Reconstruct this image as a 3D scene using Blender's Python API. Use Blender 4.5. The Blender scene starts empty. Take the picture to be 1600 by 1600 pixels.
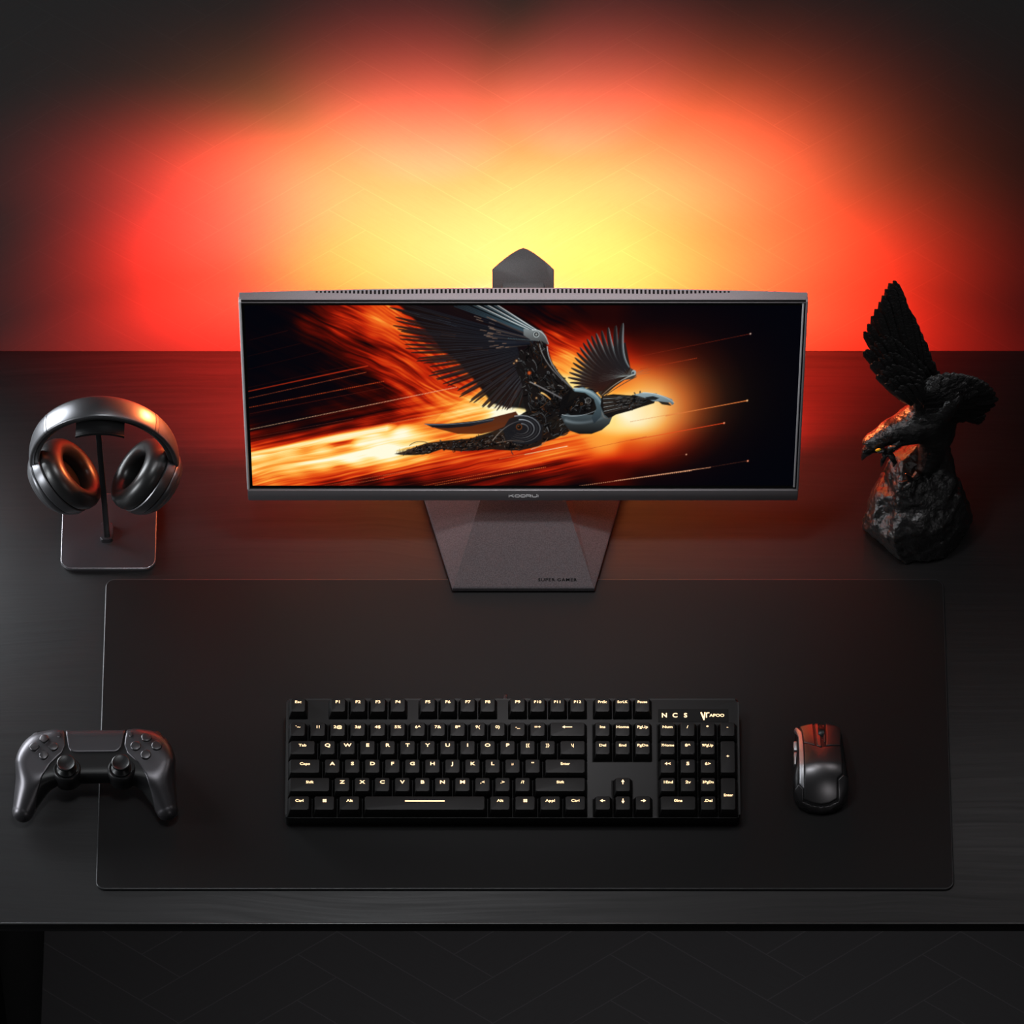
import bpy, bmesh, math, random
import numpy as np
from mathutils import Vector, Matrix
PI = math.pi
R = math.radians
col = bpy.context.scene.collection
scene = bpy.context.scene

# ------------------------------------------------------------------ camera maths (measuring only)
PITCH, DIST, FPX = R(58), 7.5, 12000.0
SN, CS = math.sin(PITCH), math.cos(PITCH)
def at(px, py, Y):
    """photo pixel -> world point on the vertical plane y = Y"""
    q = (800 - py) / FPX
    Z = (q * (DIST + CS * Y) - SN * Y) / (CS + SN * q)
    return Vector(((px - 800) * (DIST + CS * Y - SN * Z) / FPX, Y, Z))

# ------------------------------------------------------------------ object helpers
def link(o, parent=None):
    col.objects.link(o)
    if parent is not None:
        o.parent = parent
    return o
def mesh(name, verts, faces, mat, parent=None, smooth=True, loc=None):
    me = bpy.data.meshes.new(name)
    me.from_pydata([tuple(v) for v in verts], [], [tuple(f) for f in faces])
    me.validate()
    me.materials.append(mat)
    if smooth:
        me.polygons.foreach_set('use_smooth', [True] * len(me.polygons))
    o = link(bpy.data.objects.new(name, me), parent)
    if loc is not None:
        o.location = loc
    return o
def bmo(name, bm, mat, parent=None, smooth=True, loc=None, sharp=35):
    bmesh.ops.recalc_face_normals(bm, faces=bm.faces)
    me = bpy.data.meshes.new(name)
    bm.to_mesh(me); bm.free()
    me.materials.append(mat)
    if smooth:
        me.polygons.foreach_set('use_smooth', [True] * len(me.polygons))
        me.set_sharp_from_angle(angle=R(sharp))
    o = link(bpy.data.objects.new(name, me), parent)
    if loc is not None:
        o.location = loc
    return o
def empty(name, loc, label, cat, group=None):
    o = link(bpy.data.objects.new(name, None))
    o.empty_display_size = .02
    o.location = loc
    tag(o, label, cat, group)
    return o
def tag(o, label, cat, group=None):
    o['label'] = label; o['category'] = cat
    if group: o['group'] = group
    return o
def bm_box(bm, lo, hi, bevel=0, seg=2, M=None):
    r = bmesh.ops.create_cube(bm, size=1)
    vs = r['verts']
    for v in vs:
        v.co = Vector([lo[i] + (v.co[i] + .5) * (hi[i] - lo[i]) for i in range(3)])
    if bevel:
        es = list({e for v in vs for e in v.link_edges})
        rb = bmesh.ops.bevel(bm, geom=es, offset=bevel, segments=seg, affect='EDGES', profile=.5)
        vs = list({v for f in rb['faces'] for v in f.verts} | {v for v in vs if v.is_valid})
    if M is not None:
        for v in vs: v.co = M @ v.co
    return vs
def box(name, lo, hi, mat, parent=None, bevel=0, seg=2, M=None):
    bm = bmesh.new(); bm_box(bm, lo, hi, bevel, seg, M)
    return bmo(name, bm, mat, parent)
def bm_prism(bm, pts, z0, z1, bevel=0, seg=2, M=None):
    vb = [bm.verts.new((p[0], p[1], z0)) for p in pts]
    vt = [bm.verts.new((p[0], p[1], z1)) for p in pts]
    n = len(pts)
    top = bm.faces.new(vt); bm.faces.new(vb[::-1])
    for i in range(n):
        bm.faces.new((vb[i], vb[(i + 1) % n], vt[(i + 1) % n], vt[i]))
    vs = vb + vt
    if bevel:
        es = list(top.edges)
        rb = bmesh.ops.bevel(bm, geom=es, offset=bevel, segments=seg, affect='EDGES', profile=.5)
        vs = list({v for f in rb['faces'] for v in f.verts} | {v for v in vs if v.is_valid})
    if M is not None:
        for v in vs: v.co = M @ v.co
    return vs
def rrect(x0, y0, x1, y1, r, n=8):
    out = []
    for cx, cy, a in ((x1 - r, y0 + r, -90), (x1 - r, y1 - r, 0), (x0 + r, y1 - r, 90), (x0 + r, y0 + r, 180)):
        for k in range(n + 1):
            t = R(a + 90 * k / n); out.append((cx + r * math.cos(t), cy + r * math.sin(t)))
    return out
def lathe(name, prof, mat, parent=None, n=48, su=1, sv=1, M=None, closed=False, smooth=True, sharp=40):
    """profile of (radius, height) turned about +z, scaled in plan"""
    bm = bmesh.new(); rings = []
    for r, h in prof:
        rings.append([bm.verts.new((r * su * math.cos(2 * PI * k / n), r * sv * math.sin(2 * PI * k / n), h)) for k in range(n)])
    m = len(rings)
    for i in range(m if closed else m - 1):
        a, b = rings[i], rings[(i + 1) % m]
        for k in range(n):
            bm.faces.new((a[k], a[(k + 1) % n], b[(k + 1) % n], b[k]))
    if not closed:
        bm.faces.new(rings[0][::-1]); bm.faces.new(rings[-1])
    bmesh.ops.remove_doubles(bm, verts=bm.verts, dist=1e-7)
    if M is not None:
        for v in bm.verts: v.co = M @ v.co
    return bmo(name, bm, mat, parent, smooth, sharp=sharp)
def bm_loft(bm, rings, cap=True, closed=False):
    vr = [[bm.verts.new(p) for p in ring] for ring in rings]
    n, m = len(rings[0]), len(rings)
    for i in range(m if closed else m - 1):
        a, b = vr[i], vr[(i + 1) % m]
        for k in range(n):
            bm.faces.new((a[k], a[(k + 1) % n], b[(k + 1) % n], b[k]))
    if cap and not closed:
        bm.faces.new(vr[0][::-1]); bm.faces.new(vr[-1])
def bm_tube(bm, pts, rads, n=10):
    pts = [Vector(p) for p in pts]; rings = []
    up = Vector((.13, .31, .94)).normalized()
    for i, p in enumerate(pts):
        t = (pts[min(i + 1, len(pts) - 1)] - pts[max(i - 1, 0)]).normalized()
        s = t.cross(up).normalized(); u = s.cross(t)
        r = rads[i] if hasattr(rads, '__len__') else rads
        rings.append([p + (s * math.cos(2 * PI * k / n) + u * math.sin(2 * PI * k / n)) * r for k in range(n)])
    bm_loft(bm, rings)
def ribbons(name, lines, w, mat, parent=None, M=None, h=.0003):
    """flat pen strokes (each a polyline in plan) with a little thickness"""
    bm = bmesh.new()
    for ln in lines:
        ww = w
        if isinstance(ln, tuple): ln, ww = ln
        P = [Vector((p[0], p[1])) for p in ln]; L = []; Rr = []
        for i, p in enumerate(P):
            d0 = (P[i] - P[i - 1]).normalized() if i else (P[1] - P[0]).normalized()
            d1 = (P[i + 1] - P[i]).normalized() if i < len(P) - 1 else d0
            t = d0 + d1
            t = t.normalized() if t.length > 1e-6 else d0
            nrm = Vector((-t.y, t.x)); k = 1 / max(.5, nrm.dot(Vector((-d0.y, d0.x))))
            L.append(p + nrm * ww / 2 * k); Rr.append(p - nrm * ww / 2 * k)
        rings = [[(l.x, l.y, 0), (l.x, l.y, h), (r.x, r.y, h), (r.x, r.y, 0)] for l, r in zip(L, Rr)]
        bm_loft(bm, rings)
    if M is not None:
        for v in bm.verts: v.co = M @ v.co
    return bmo(name, bm, mat, parent, smooth=False)
FONTS = []
def text(name, body, size, mat, parent, M, sx=1.0, bold=0.0, depth=.0001, spacing=1.0):
    cu = bpy.data.curves.new(name, 'FONT')
    cu.body = body; cu.size = size; cu.align_x = 'CENTER'; cu.align_y = 'CENTER'
    cu.extrude = depth; cu.offset = bold; cu.space_character = spacing; cu.resolution_u = 3
    cu.materials.append(mat)
    o = link(bpy.data.objects.new(name + '_draft', cu))
    FONTS.append((o, name, parent, M @ Matrix.Diagonal((sx, 1, 1, 1))))
def flush_fonts():
    dg = bpy.context.evaluated_depsgraph_get()
    for o, name, parent, M in FONTS:
        me = bpy.data.meshes.new_from_object(o.evaluated_get(dg))
        me.transform(M)
        n = link(bpy.data.objects.new(name, me), parent)
        cu = o.data
        bpy.data.objects.remove(o); bpy.data.curves.remove(cu)
    FONTS.clear()

# ------------------------------------------------------------------ implicit surfaces (signed distances -> quads)
def surfnet(f, lo, hi, h):
    ax = [np.arange(lo[i], hi[i] + h, h) for i in range(3)]
    X, Y, Z = np.meshgrid(*ax, indexing='ij')
    F = f(X, Y, Z); F = np.where(np.abs(F) < 1e-9, 1e-9, F)
    s = F < 0
    nx, ny, nz = [d - 1 for d in F.shape]
    acc = np.zeros((nx, ny, nz, 3)); cnt = np.zeros((nx, ny, nz))
    cr = [(a, b, c) for a in (0, 1) for b in (0, 1) for c in (0, 1)]
    for i in range(8):
        for j in range(i + 1, 8):
            p, q = cr[i], cr[j]
            if sum(abs(p[k] - q[k]) for k in range(3)) != 1: continue
            A = F[p[0]:p[0] + nx, p[1]:p[1] + ny, p[2]:p[2] + nz]; B = F[q[0]:q[0] + nx, q[1]:q[1] + ny, q[2]:q[2] + nz]
            m = (A < 0) != (B < 0)
            t = np.where(m, A / np.where(m, A - B, 1), 0)
            for k in range(3):
                acc[..., k] += np.where(m, p[k] + t * (q[k] - p[k]), 0)
            cnt += m
    act = cnt > 0
    idx = -np.ones(act.shape, int); idx[act] = np.arange(act.sum())
    base = np.argwhere(act)
    V = (base + acc[act] / cnt[act][:, None]) * h + np.array(lo)
    faces = []
    for k in range(3):
        sl0 = [slice(None)] * 3; sl1 = [slice(None)] * 3
        sl0[k] = slice(0, -1); sl1[k] = slice(1, None)
        a, b = s[tuple(sl0)], s[tuple(sl1)]
        for flip in (False, True):
            e = np.argwhere((a & ~b) if not flip else (~a & b))
            u, w = [(1, 2), (2, 0), (0, 1)][k]
            ok = (e[:, u] > 0) & (e[:, w] > 0) & (e[:, u] < idx.shape[u]) & (e[:, w] < idx.shape[w])
            e = e[ok]; q = []
            for du, dw in ((-1, -1), (0, -1), (0, 0), (-1, 0)):
                c = e.copy(); c[:, u] += du; c[:, w] += dw
                q.append(idx[c[:, 0], c[:, 1], c[:, 2]])
            q = np.array(q).T
            faces.append(q[:, ::-1] if flip else q)
    Fc = np.concatenate(faces)
    return V, Fc[(Fc >= 0).all(1)]
def npmesh(name, V, F, mat, parent=None, smooth=True):
    me = bpy.data.meshes.new(name)
    me.vertices.add(len(V)); me.vertices.foreach_set('co', np.asarray(V, np.float32).ravel())
    k = F.shape[1]
    me.loops.add(F.size); me.loops.foreach_set('vertex_index', F.astype(np.int32).ravel())
    me.polygons.add(len(F)); me.polygons.foreach_set('loop_start', np.arange(0, F.size, k, dtype=np.int32))
    me.update(calc_edges=True); me.validate()
    if smooth: me.polygons.foreach_set('use_smooth', [True] * len(me.polygons))
    me.materials.append(mat)
    return link(bpy.data.objects.new(name, me), parent)
def sdf(name, f, lo, hi, h, mat, parent=None, M=None):
    V, F = surfnet(f, lo, hi, h)
    if M is not None:
        m = np.array(M); V = V @ m[:3, :3].T + m[:3, 3]
    return npmesh(name, V, F, mat, parent)
def smin(a, b, k):
    t = np.clip(.5 + .5 * (b - a) / k, 0, 1)
    return b + (a - b) * t - k * t * (1 - t)
def smax(a, b, k): return -smin(-a, -b, k)
def s_cone(P, a, b, ra, rb):
    X, Y, Z = P; a = np.array(a); b = np.array(b); d = b - a; L2 = d @ d
    t = np.clip(((X - a[0]) * d[0] + (Y - a[1]) * d[1] + (Z - a[2]) * d[2]) / L2, 0, 1)
    return np.sqrt((X - a[0] - t * d[0]) ** 2 + (Y - a[1] - t * d[1]) ** 2 + (Z - a[2] - t * d[2]) ** 2) - (ra + (rb - ra) * t)
def s_ell(P, c, r):
    q = [(P[i] - c[i]) / r[i] for i in range(3)]
    k = np.sqrt(q[0] ** 2 + q[1] ** 2 + q[2] ** 2)
    g = np.sqrt(sum((q[i] / r[i]) ** 2 for i in range(3))) + 1e-9
    return k * (k - 1) / g
def s_rbox(P, c, hs, r):
    q = [np.abs(P[i] - c[i]) - (hs[i] - r) for i in range(3)]
    return np.sqrt(sum(np.maximum(v, 0) ** 2 for v in q)) + np.minimum(np.maximum(np.maximum(q[0], q[1]), q[2]), 0) - r
def s_poly(X, Y, pts):
    """signed distance to a polygon in plan (negative inside)"""
    d = np.full(X.shape, 1e9); ins = np.zeros(X.shape, bool); n = len(pts)
    for i in range(n):
        ax, ay = pts[i]; bx, by = pts[(i + 1) % n]
        ex, ey = bx - ax, by - ay; wx, wy = X - ax, Y - ay
        t = np.clip((wx * ex + wy * ey) / (ex * ex + ey * ey + 1e-12), 0, 1)
        d = np.minimum(d, (wx - ex * t) ** 2 + (wy - ey * t) ** 2)
        if ey != 0:
            c = ((ay <= Y) & (by > Y)) | ((by <= Y) & (ay > Y))
            ins ^= c & (X < ax + (Y - ay) / ey * ex)
    return np.sqrt(d) * np.where(ins, -1, 1)
def _hash(ix, iy, iz, seed):
    n = (ix * 73856093 ^ iy * 19349663 ^ iz * 83492791 ^ seed * 2654435761) & 0x7fffffff
    n = (n ^ (n >> 13)) * 1274126177 & 0x7fffffff
    n = (n ^ (n >> 16)) & 0xffff
    return n / 65535.0
def vnoise(x, y, z, seed=0):
    ix, iy, iz = [np.floor(v).astype(np.int64) for v in (x, y, z)]
    fx, fy, fz = x - ix, y - iy, z - iz
    fx, fy, fz = [v * v * (3 - 2 * v) for v in (fx, fy, fz)]
    out = 0
    for a in (0, 1):
        for b in (0, 1):
            for c in (0, 1):
                out = out + _hash(ix + a, iy + b, iz + c, seed) * (fx if a else 1 - fx) * (fy if b else 1 - fy) * (fz if c else 1 - fz)
    return out
def fbm(x, y, z, seed=0, octv=4):
    s = 0; a = .5; t = 0
    for o in range(octv):
        s = s + a * vnoise(x * 2 ** o, y * 2 ** o, z * 2 ** o, seed + o); t += a; a *= .5
    return s / t
def worley(x, y, z, seed=0):
    ix, iy, iz = [np.floor(v).astype(np.int64) for v in (x, y, z)]
    f1 = np.full(x.shape, 9.0); f2 = np.full(x.shape, 9.0)
    for a in (-1, 0, 1):
        for b in (-1, 0, 1):
            for c in (-1, 0, 1):
                jx, jy, jz = ix + a, iy + b, iz + c
                d = np.sqrt((jx + _hash(jx, jy, jz, seed) - x) ** 2 + (jy + _hash(jx, jy, jz, seed + 7) - y) ** 2 + (jz + _hash(jx, jy, jz, seed + 13) - z) ** 2)
                f2 = np.where(d < f1, f1, np.minimum(f2, d)); f1 = np.minimum(f1, d)
    return f1, f2

# ------------------------------------------------------------------ materials
class NX:
    """small arithmetic wrapper over math nodes"""
    def __init__(s, t, k): s.t = t; s.k = k
    def _o(s, op, *a):
        n = s.t.nodes.new('ShaderNodeMath'); n.operation = op
        for i, v in enumerate((s,) + a):
            if isinstance(v, NX): s.t.links.new(v.k, n.inputs[i])
            else: n.inputs[i].default_value = v
        return NX(s.t, n.outputs[0])
    def __add__(s, o): return s._o('ADD', o)
    def __sub__(s, o): return s._o('SUBTRACT', o)
    def __mul__(s, o): return s._o('MULTIPLY', o)
    def mod(s, o): return s._o('FLOORED_MODULO', o)
    def floor(s): return s._o('FLOOR')
    def min(s, o): return s._o('MINIMUM', o)
    def lt(s, o): return s._o('LESS_THAN', o)
    def mix(s, a, b):
        """s ? a : b"""
        return (a - b) * s + b
def new_mat(name):
    m = bpy.data.materials.new(name); m.use_nodes = True
    t = m.node_tree
    return m, t, t.nodes['Principled BSDF']
def pbr(name, c, rough=.5, metal=0, spec=.5, bump=None, coat=0, speck=None):
    """bump = (scale, strength, distance) noise; speck = (scale, amount) colour grain"""
    m, t, b = new_mat(name)
    b.inputs['Base Color'].default_value = (*c, 1)
    b.inputs['Roughness'].default_value = rough
    b.inputs['Metallic'].default_value = metal
    b.inputs['Specular IOR Level'].default_value = spec
    b.inputs['Coat Weight'].default_value = coat
    tc = t.nodes.new('ShaderNodeTexCoord')
    if bump:
        n = t.nodes.new('ShaderNodeTexNoise'); n.inputs['Scale'].default_value = bump[0]; n.inputs['Detail'].default_value = 4
        t.links.new(tc.outputs['Object'], n.inputs['Vector'])
        bp = t.nodes.new('ShaderNodeBump'); bp.inputs['Strength'].default_value = bump[1]; bp.inputs['Distance'].default_value = bump[2]
        t.links.new(n.outputs['Fac'], bp.inputs['Height']); t.links.new(bp.outputs['Normal'], b.inputs['Normal'])
    if speck:
        n = t.nodes.new('ShaderNodeTexNoise'); n.inputs['Scale'].default_value = speck[0]; n.inputs['Detail'].default_value = 2
        t.links.new(tc.outputs['Object'], n.inputs['Vector'])
        r = t.nodes.new('ShaderNodeValToRGB')
        k = speck[1]
        r.color_ramp.elements[0].position = .3; r.color_ramp.elements[1].position = .7
        r.color_ramp.elements[0].color = (*[v * (1 - k) for v in c], 1); r.color_ramp.elements[1].color = (*[v * (1 + k) for v in c], 1)
        t.links.new(n.outputs['Fac'], r.inputs['Fac']); t.links.new(r.outputs['Color'], b.inputs['Base Color'])
    return m
def emit(name, c, s):
    m, t, b = new_mat(name)
    b.inputs['Base Color'].default_value = (.02, .02, .02, 1)
    b.inputs['Emission Color'].default_value = (*c, 1); b.inputs['Emission Strength'].default_value = s
    return m
def planks(name, axes, w, n, c, rough, stretch=1.0, off=(0, 0), line=1.25, spec=.3):
    """herringbone boards: axes picks the two object axes of the surface"""
    m, t, b = new_mat(name)
    tc = t.nodes.new('ShaderNodeTexCoord'); sp = t.nodes.new('ShaderNodeSeparateXYZ')
    t.links.new(tc.outputs['Object'], sp.inputs[0])
    x = NX(t, sp.outputs[axes[0]]) + off[0]; y = (NX(t, sp.outputs[axes[1]]) + off[1]) * stretch
    k = math.sqrt(.5) / w
    a = (x + y) * k; d = (y - x) * k
    i, j = a.floor(), d.floor()
    h = (i - j).mod(2 * n).lt(n - .5)
    al = h.mix((a - j).mod(2 * n), (d - i - 1).mod(2 * n)); ac = h.mix(d - j, a - i)
    e = ac.min(ac * -1 + 1).min(al.min(al * -1 + n))
    ln = e.lt(.012)
    cb = t.nodes.new('ShaderNodeCombineXYZ')
    t.links.new((al * .35 + i * 3.1).k, cb.inputs[0]); t.links.new((ac * 7 + j * 5.3).k, cb.inputs[1]); t.links.new((h * 4.0).k, cb.inputs[2])
    nz = t.nodes.new('ShaderNodeTexNoise'); nz.inputs['Scale'].default_value = 3.0; nz.inputs['Detail'].default_value = 5; nz.inputs['Roughness'].default_value = .7
    t.links.new(cb.outputs[0], nz.inputs['Vector'])
    f = (NX(t, nz.outputs['Fac']) * .22 + .89) * (ln * (line - 1) + 1)
    mx = t.nodes.new('ShaderNodeVectorMath'); mx.operation = 'SCALE'; mx.inputs[0].default_value = c
    t.links.new(f.k, mx.inputs['Scale']); t.links.new(mx.outputs[0], b.inputs['Base Color'])
    b.inputs['Roughness'].default_value = rough; b.inputs['Specular IOR Level'].default_value = spec
    return m
def wood(name, c, rough):
    """black stained boards with a fine grain along x"""
    m, t, b = new_mat(name)
    tc = t.nodes.new('ShaderNodeTexCoord'); mp = t.nodes.new('ShaderNodeMapping')
    mp.inputs['Scale'].default_value = (3.5, 150, 150)
    t.links.new(tc.outputs['Object'], mp.inputs['Vector'])
    wv = t.nodes.new('ShaderNodeTexNoise'); wv.inputs['Scale'].default_value = 2.2; wv.inputs['Distortion'].default_value = .6
    t.links.new(tc.outputs['Object'], wv.inputs['Vector'])
    ad = t.nodes.new('ShaderNodeVectorMath'); ad.operation = 'MULTIPLY_ADD'; ad.inputs[1].default_value = (0, 9, 0)
    t.links.new(wv.outputs['Color'], ad.inputs[0]); t.links.new(mp.outputs[0], ad.inputs[2])
    n = t.nodes.new('ShaderNodeTexNoise'); n.inputs['Scale'].default_value = 1.6; n.inputs['Detail'].default_value = 6; n.inputs['Roughness'].default_value = .65
    t.links.new(ad.outputs[0], n.inputs['Vector'])
    r = t.nodes.new('ShaderNodeValToRGB')
    r.color_ramp.elements[0].position = .35; r.color_ramp.elements[1].position = .7
    r.color_ramp.elements[0].color = (*[v * .7 for v in c], 1); r.color_ramp.elements[1].color = (*[v * 1.5 for v in c], 1)
    t.links.new(n.outputs['Fac'], r.inputs['Fac']); t.links.new(r.outputs['Color'], b.inputs['Base Color'])
    b.inputs['Specular IOR Level'].default_value = .42
    rr = NX(t, n.outputs['Fac']) * -.25 + (rough + .12)
    t.links.new(rr.k, b.inputs['Roughness'])
    bp = t.nodes.new('ShaderNodeBump'); bp.inputs['Strength'].default_value = .35; bp.inputs['Distance'].default_value = .0004
    t.links.new(n.outputs['Fac'], bp.inputs['Height']); t.links.new(bp.outputs['Normal'], b.inputs['Normal'])
    return m

WALL_ALB = .045
M_wall = planks('wall_boards', (0, 2), .050, 4, (WALL_ALB, WALL_ALB * .97, WALL_ALB * .96), .85, line=1.13, spec=.12)
M_floor = planks('floor_boards', (0, 1), .058, 4, (.05, .049, .051), .55, stretch=1.5, off=(.02, .01), line=1.7)
M_desk = wood('black_stained_wood', (.0095, .0085, .0090), .44)
M_edge = pbr('desk_edge_black', (.012, .012, .012), .35)
M_mat = pbr('rubber_mat', (.0052, .0048, .0051), .48, bump=(900, .25, .0002), spec=.24)
M_edge_mat = pbr('mat_edge_highlight', (.06, .06, .062), .32, metal=.5)  # paler and glossier than the mat, to carry the rim highlight
M_shell = pbr('grey_metallic_plastic', (.36, .335, .35), .45, metal=.15, bump=(2500, .1, .0001), speck=(1500, .12))
M_chin = pbr('graphite_plastic', (.15, .14, .147), .42, metal=.2, bump=(2500, .1, .0001))
M_strip = pbr('desk_edge_highlight', (.10, .10, .10), .3, metal=.6)  # lighter than the desk so its bevel highlight is in the colour
M_base = pbr('grained_grey_plastic', (.078, .070, .075), .75, spec=.15, bump=(1800, .35, .0002), speck=(900, .25))
M_dark = pbr('black_plastic', (.007, .007, .0075), .36)
M_black = pbr('deep_black', (.003, .003, .003), .6, spec=.2)
M_neck = pbr('charcoal_plastic', (.055, .055, .055), .6, bump=(1500, .3, .0002), speck=(1200, .2))
M_rim = pbr('bezel_highlight_white', (.90, .89, .91), .35)  # near-white stands in for light on the bezel edges; jack rings share it
M_edge_dark = pbr('polished_dark_edge', (.42, .41, .43), .25, metal=.85)
M_logo = pbr('printed_silver', (.95, .94, .94), .5)
M_print = pbr('printed_black', (.006, .006, .006), .9, spec=0)
M_hp = pbr('satin_black_shell', (.20, .20, .21), .36, metal=.9)
M_pad = pbr('black_leatherette', (.016, .016, .016), .34, spec=.9, bump=(700, .08, .0002))
M_stand = pbr('anodised_dark_metal', (.040, .036, .040), .30, metal=.15)
M_key = pbr('keycap_black', (.0055, .005, .005), .45, spec=.25)
M_case = pbr('keyboard_case_black', (.0065, .0065, .0068), .42, spec=.3)
M_glowkey = emit('backlit_legend', (1.0, .66, .36), 2.2)
M_statue = pbr('glossy_black_resin', (.014, .0135, .0135), .26, spec=.8, bump=(420, .8, .0011))
M_rock = pbr('rough_black_resin', (.016, .0155, .0155), .30, spec=.9, bump=(380, .7, .0012))
M_eye = pbr('yellow_enamel', (.9, .6, .02), .3)
M_pad_shell = pbr('gunmetal_satin', (.115, .11, .118), .36, metal=.85)
M_btn = pbr('button_dark', (.12, .115, .12), .32, metal=.85)
M_mouse = pbr('mouse_charcoal', (.17, .165, .17), .34, metal=.9)
M_trim = pbr('mouse_silver_trim', (.75, .75, .78), .45, metal=.9)
M_mousedark = pbr('mouse_black', (.015, .015, .016), .4)

# ================================================================== picture shown on the monitor
SCR_X0, SCR_X1, SCR_V0, SCR_V1 = -.2501, .2735, .0222, .3072
SW, SH = 880, 288
class Paint:
    """little raster painter; coordinates are pixels of the reference measurement"""
    def __init__(s):
        s.W, s.H = SW * 2, SH * 2
        u = (np.arange(s.W) + .5) / s.W; v = 1 - (np.arange(s.H) + .5) / s.H
        X = SCR_X0 + u * (SCR_X1 - SCR_X0); V = SCR_V0 + v * (SCR_V1 - SCR_V0)
        d = 7.426 - .809 * V
        s.py = (800 - FPX * (.0136 + .5879 * V) / d)[:, None] + 0 * u[None]
        s.px = 800 + FPX * X[None] / d[:, None]
        s.img = np.zeros((s.H, s.W, 3))
    def q(s, p):
        p = np.asarray(p, float); k = (800 - p[..., 1]) / FPX
        V = (k * 7.426 - .0136) / (.5879 + .809 * k); d = 7.426 - .809 * V
        X = (p[..., 0] - 800) * d / FPX
        return np.stack([(X - SCR_X0) / (SCR_X1 - SCR_X0) * s.W, (1 - (V - SCR_V0) / (SCR_V1 - SCR_V0)) * s.H], -1)
    def win(s, P, m):
        x0, y0 = np.floor(P.min(0) - m).astype(int); x1, y1 = np.ceil(P.max(0) + m).astype(int) + 1
        x0, y0 = max(x0, 0), max(y0, 0); x1, y1 = min(x1, s.W), min(y1, s.H)
        if x1 <= x0 or y1 <= y0: return None
        gx, gy = np.meshgrid(np.arange(x0, x1) + .5, np.arange(y0, y1) + .5)
        return x0, y0, x1, y1, gx, gy
    def blend(s, w, c, a):
        x0, y0, x1, y1 = w[:4]
        r = s.img[y0:y1, x0:x1]; a = np.clip(a, 0, 1)[..., None]
        r += (np.asarray(c) - r) * a
    def poly(s, pts, c, a=1.0, soft=1.0, shade=None):
        P = s.q(pts); w = s.win(P, 3 + soft)
        if w is None: return
        d = s_poly(w[4], w[5], P)
        cc = np.asarray(c, float)
        if shade is not None:           # vertical gradient c -> shade
            k = np.clip((w[5] - P[:, 1].min()) / max(1, np.ptp(P[:, 1])), 0, 1)[..., None]
            cc = cc * (1 - k) + np.asarray(shade, float) * k
        s.blend(w, cc, a * np.clip(.5 - d / soft, 0, 1))
    def stroke(s, pts, w0, w1, c0, c1=None, a=1.0, prof='taper', side=None, dash=None, soft=1.0):
        """polyline with width w0 -> w1 (px); side = colour of the lit flank"""
        P = s.q(pts); m = max(w0, w1) * 2 + 3 + soft
        w = s.win(P, m)
        if w is None: return
        gx, gy = w[4], w[5]; best = np.full(gx.shape, 1e9); T = np.zeros(gx.shape); Sg = np.zeros(gx.shape)
        L = np.r_[0, np.cumsum(np.hypot(*np.diff(P, axis=0).T))]; tot = L[-1] + 1e-9
        for i in range(len(P) - 1):
            e = P[i + 1] - P[i]; l2 = e @ e + 1e-9
            t = np.clip(((gx - P[i, 0]) * e[0] + (gy - P[i, 1]) * e[1]) / l2, 0, 1)
            dx, dy = gx - P[i, 0] - t * e[0], gy - P[i, 1] - t * e[1]; d = np.hypot(dx, dy)
            b = d < best
            best = np.where(b, d, best); T = np.where(b, (L[i] + t * math.sqrt(l2)) / tot, T)
            Sg = np.where(b, (e[0] * dy - e[1] * dx) / math.sqrt(l2), Sg)
        W = w0 + (w1 - w0) * T
        if prof == 'blade': W = w0 * np.clip(np.sin(np.clip(T * .92 + .08, 0, 1) * PI) ** .42, 0, 1) + .2
        cov = np.clip(.5 + (W - best) / soft, 0, 1) * a
        c0 = np.asarray(c0, float); c1 = c0 if c1 is None else np.asarray(c1, float)
        cc = c0 + (c1 - c0) * T[..., None]
        if side is not None:
            k = np.clip(Sg / (W + .01) * .9, 0, 1)[..., None] ** 1.3
            cc = cc + (np.asarray(side, float) - cc) * k
        if dash: cov = cov * np.where((T * tot / dash) % 1 < .55, 1, .15)
        s.blend(w, cc, cov)
    def disc(s, x, y, r, c, a=1.0, soft=1.0, ring=None):
        P = s.q([(x, y)]); w = s.win(P, r * 2 + 3 + soft)
        if w is None: return
        d = np.hypot(w[4] - P[0, 0], w[5] - P[0, 1])
        k = np.clip(.5 + (r * 2 - d) / soft, 0, 1) if ring is None else np.clip(.5 + (ring - np.abs(d - r * 2)) / soft, 0, 1)
        s.blend(w, c, k * a)
def ramp(t, stops):
    xs = [a for a, _ in stops]; cs = np.array([c for _, c in stops], float)
    return np.stack([np.interp(t, xs, cs[:, i]) for i in range(3)], -1)
def bez(p0, p1, p2, n=14):
    t = np.linspace(0, 1, n)[:, None]
    return (1 - t) ** 2 * np.array(p0, float) + 2 * t * (1 - t) * np.array(p1, float) + t * t * np.array(p2, float)

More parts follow.
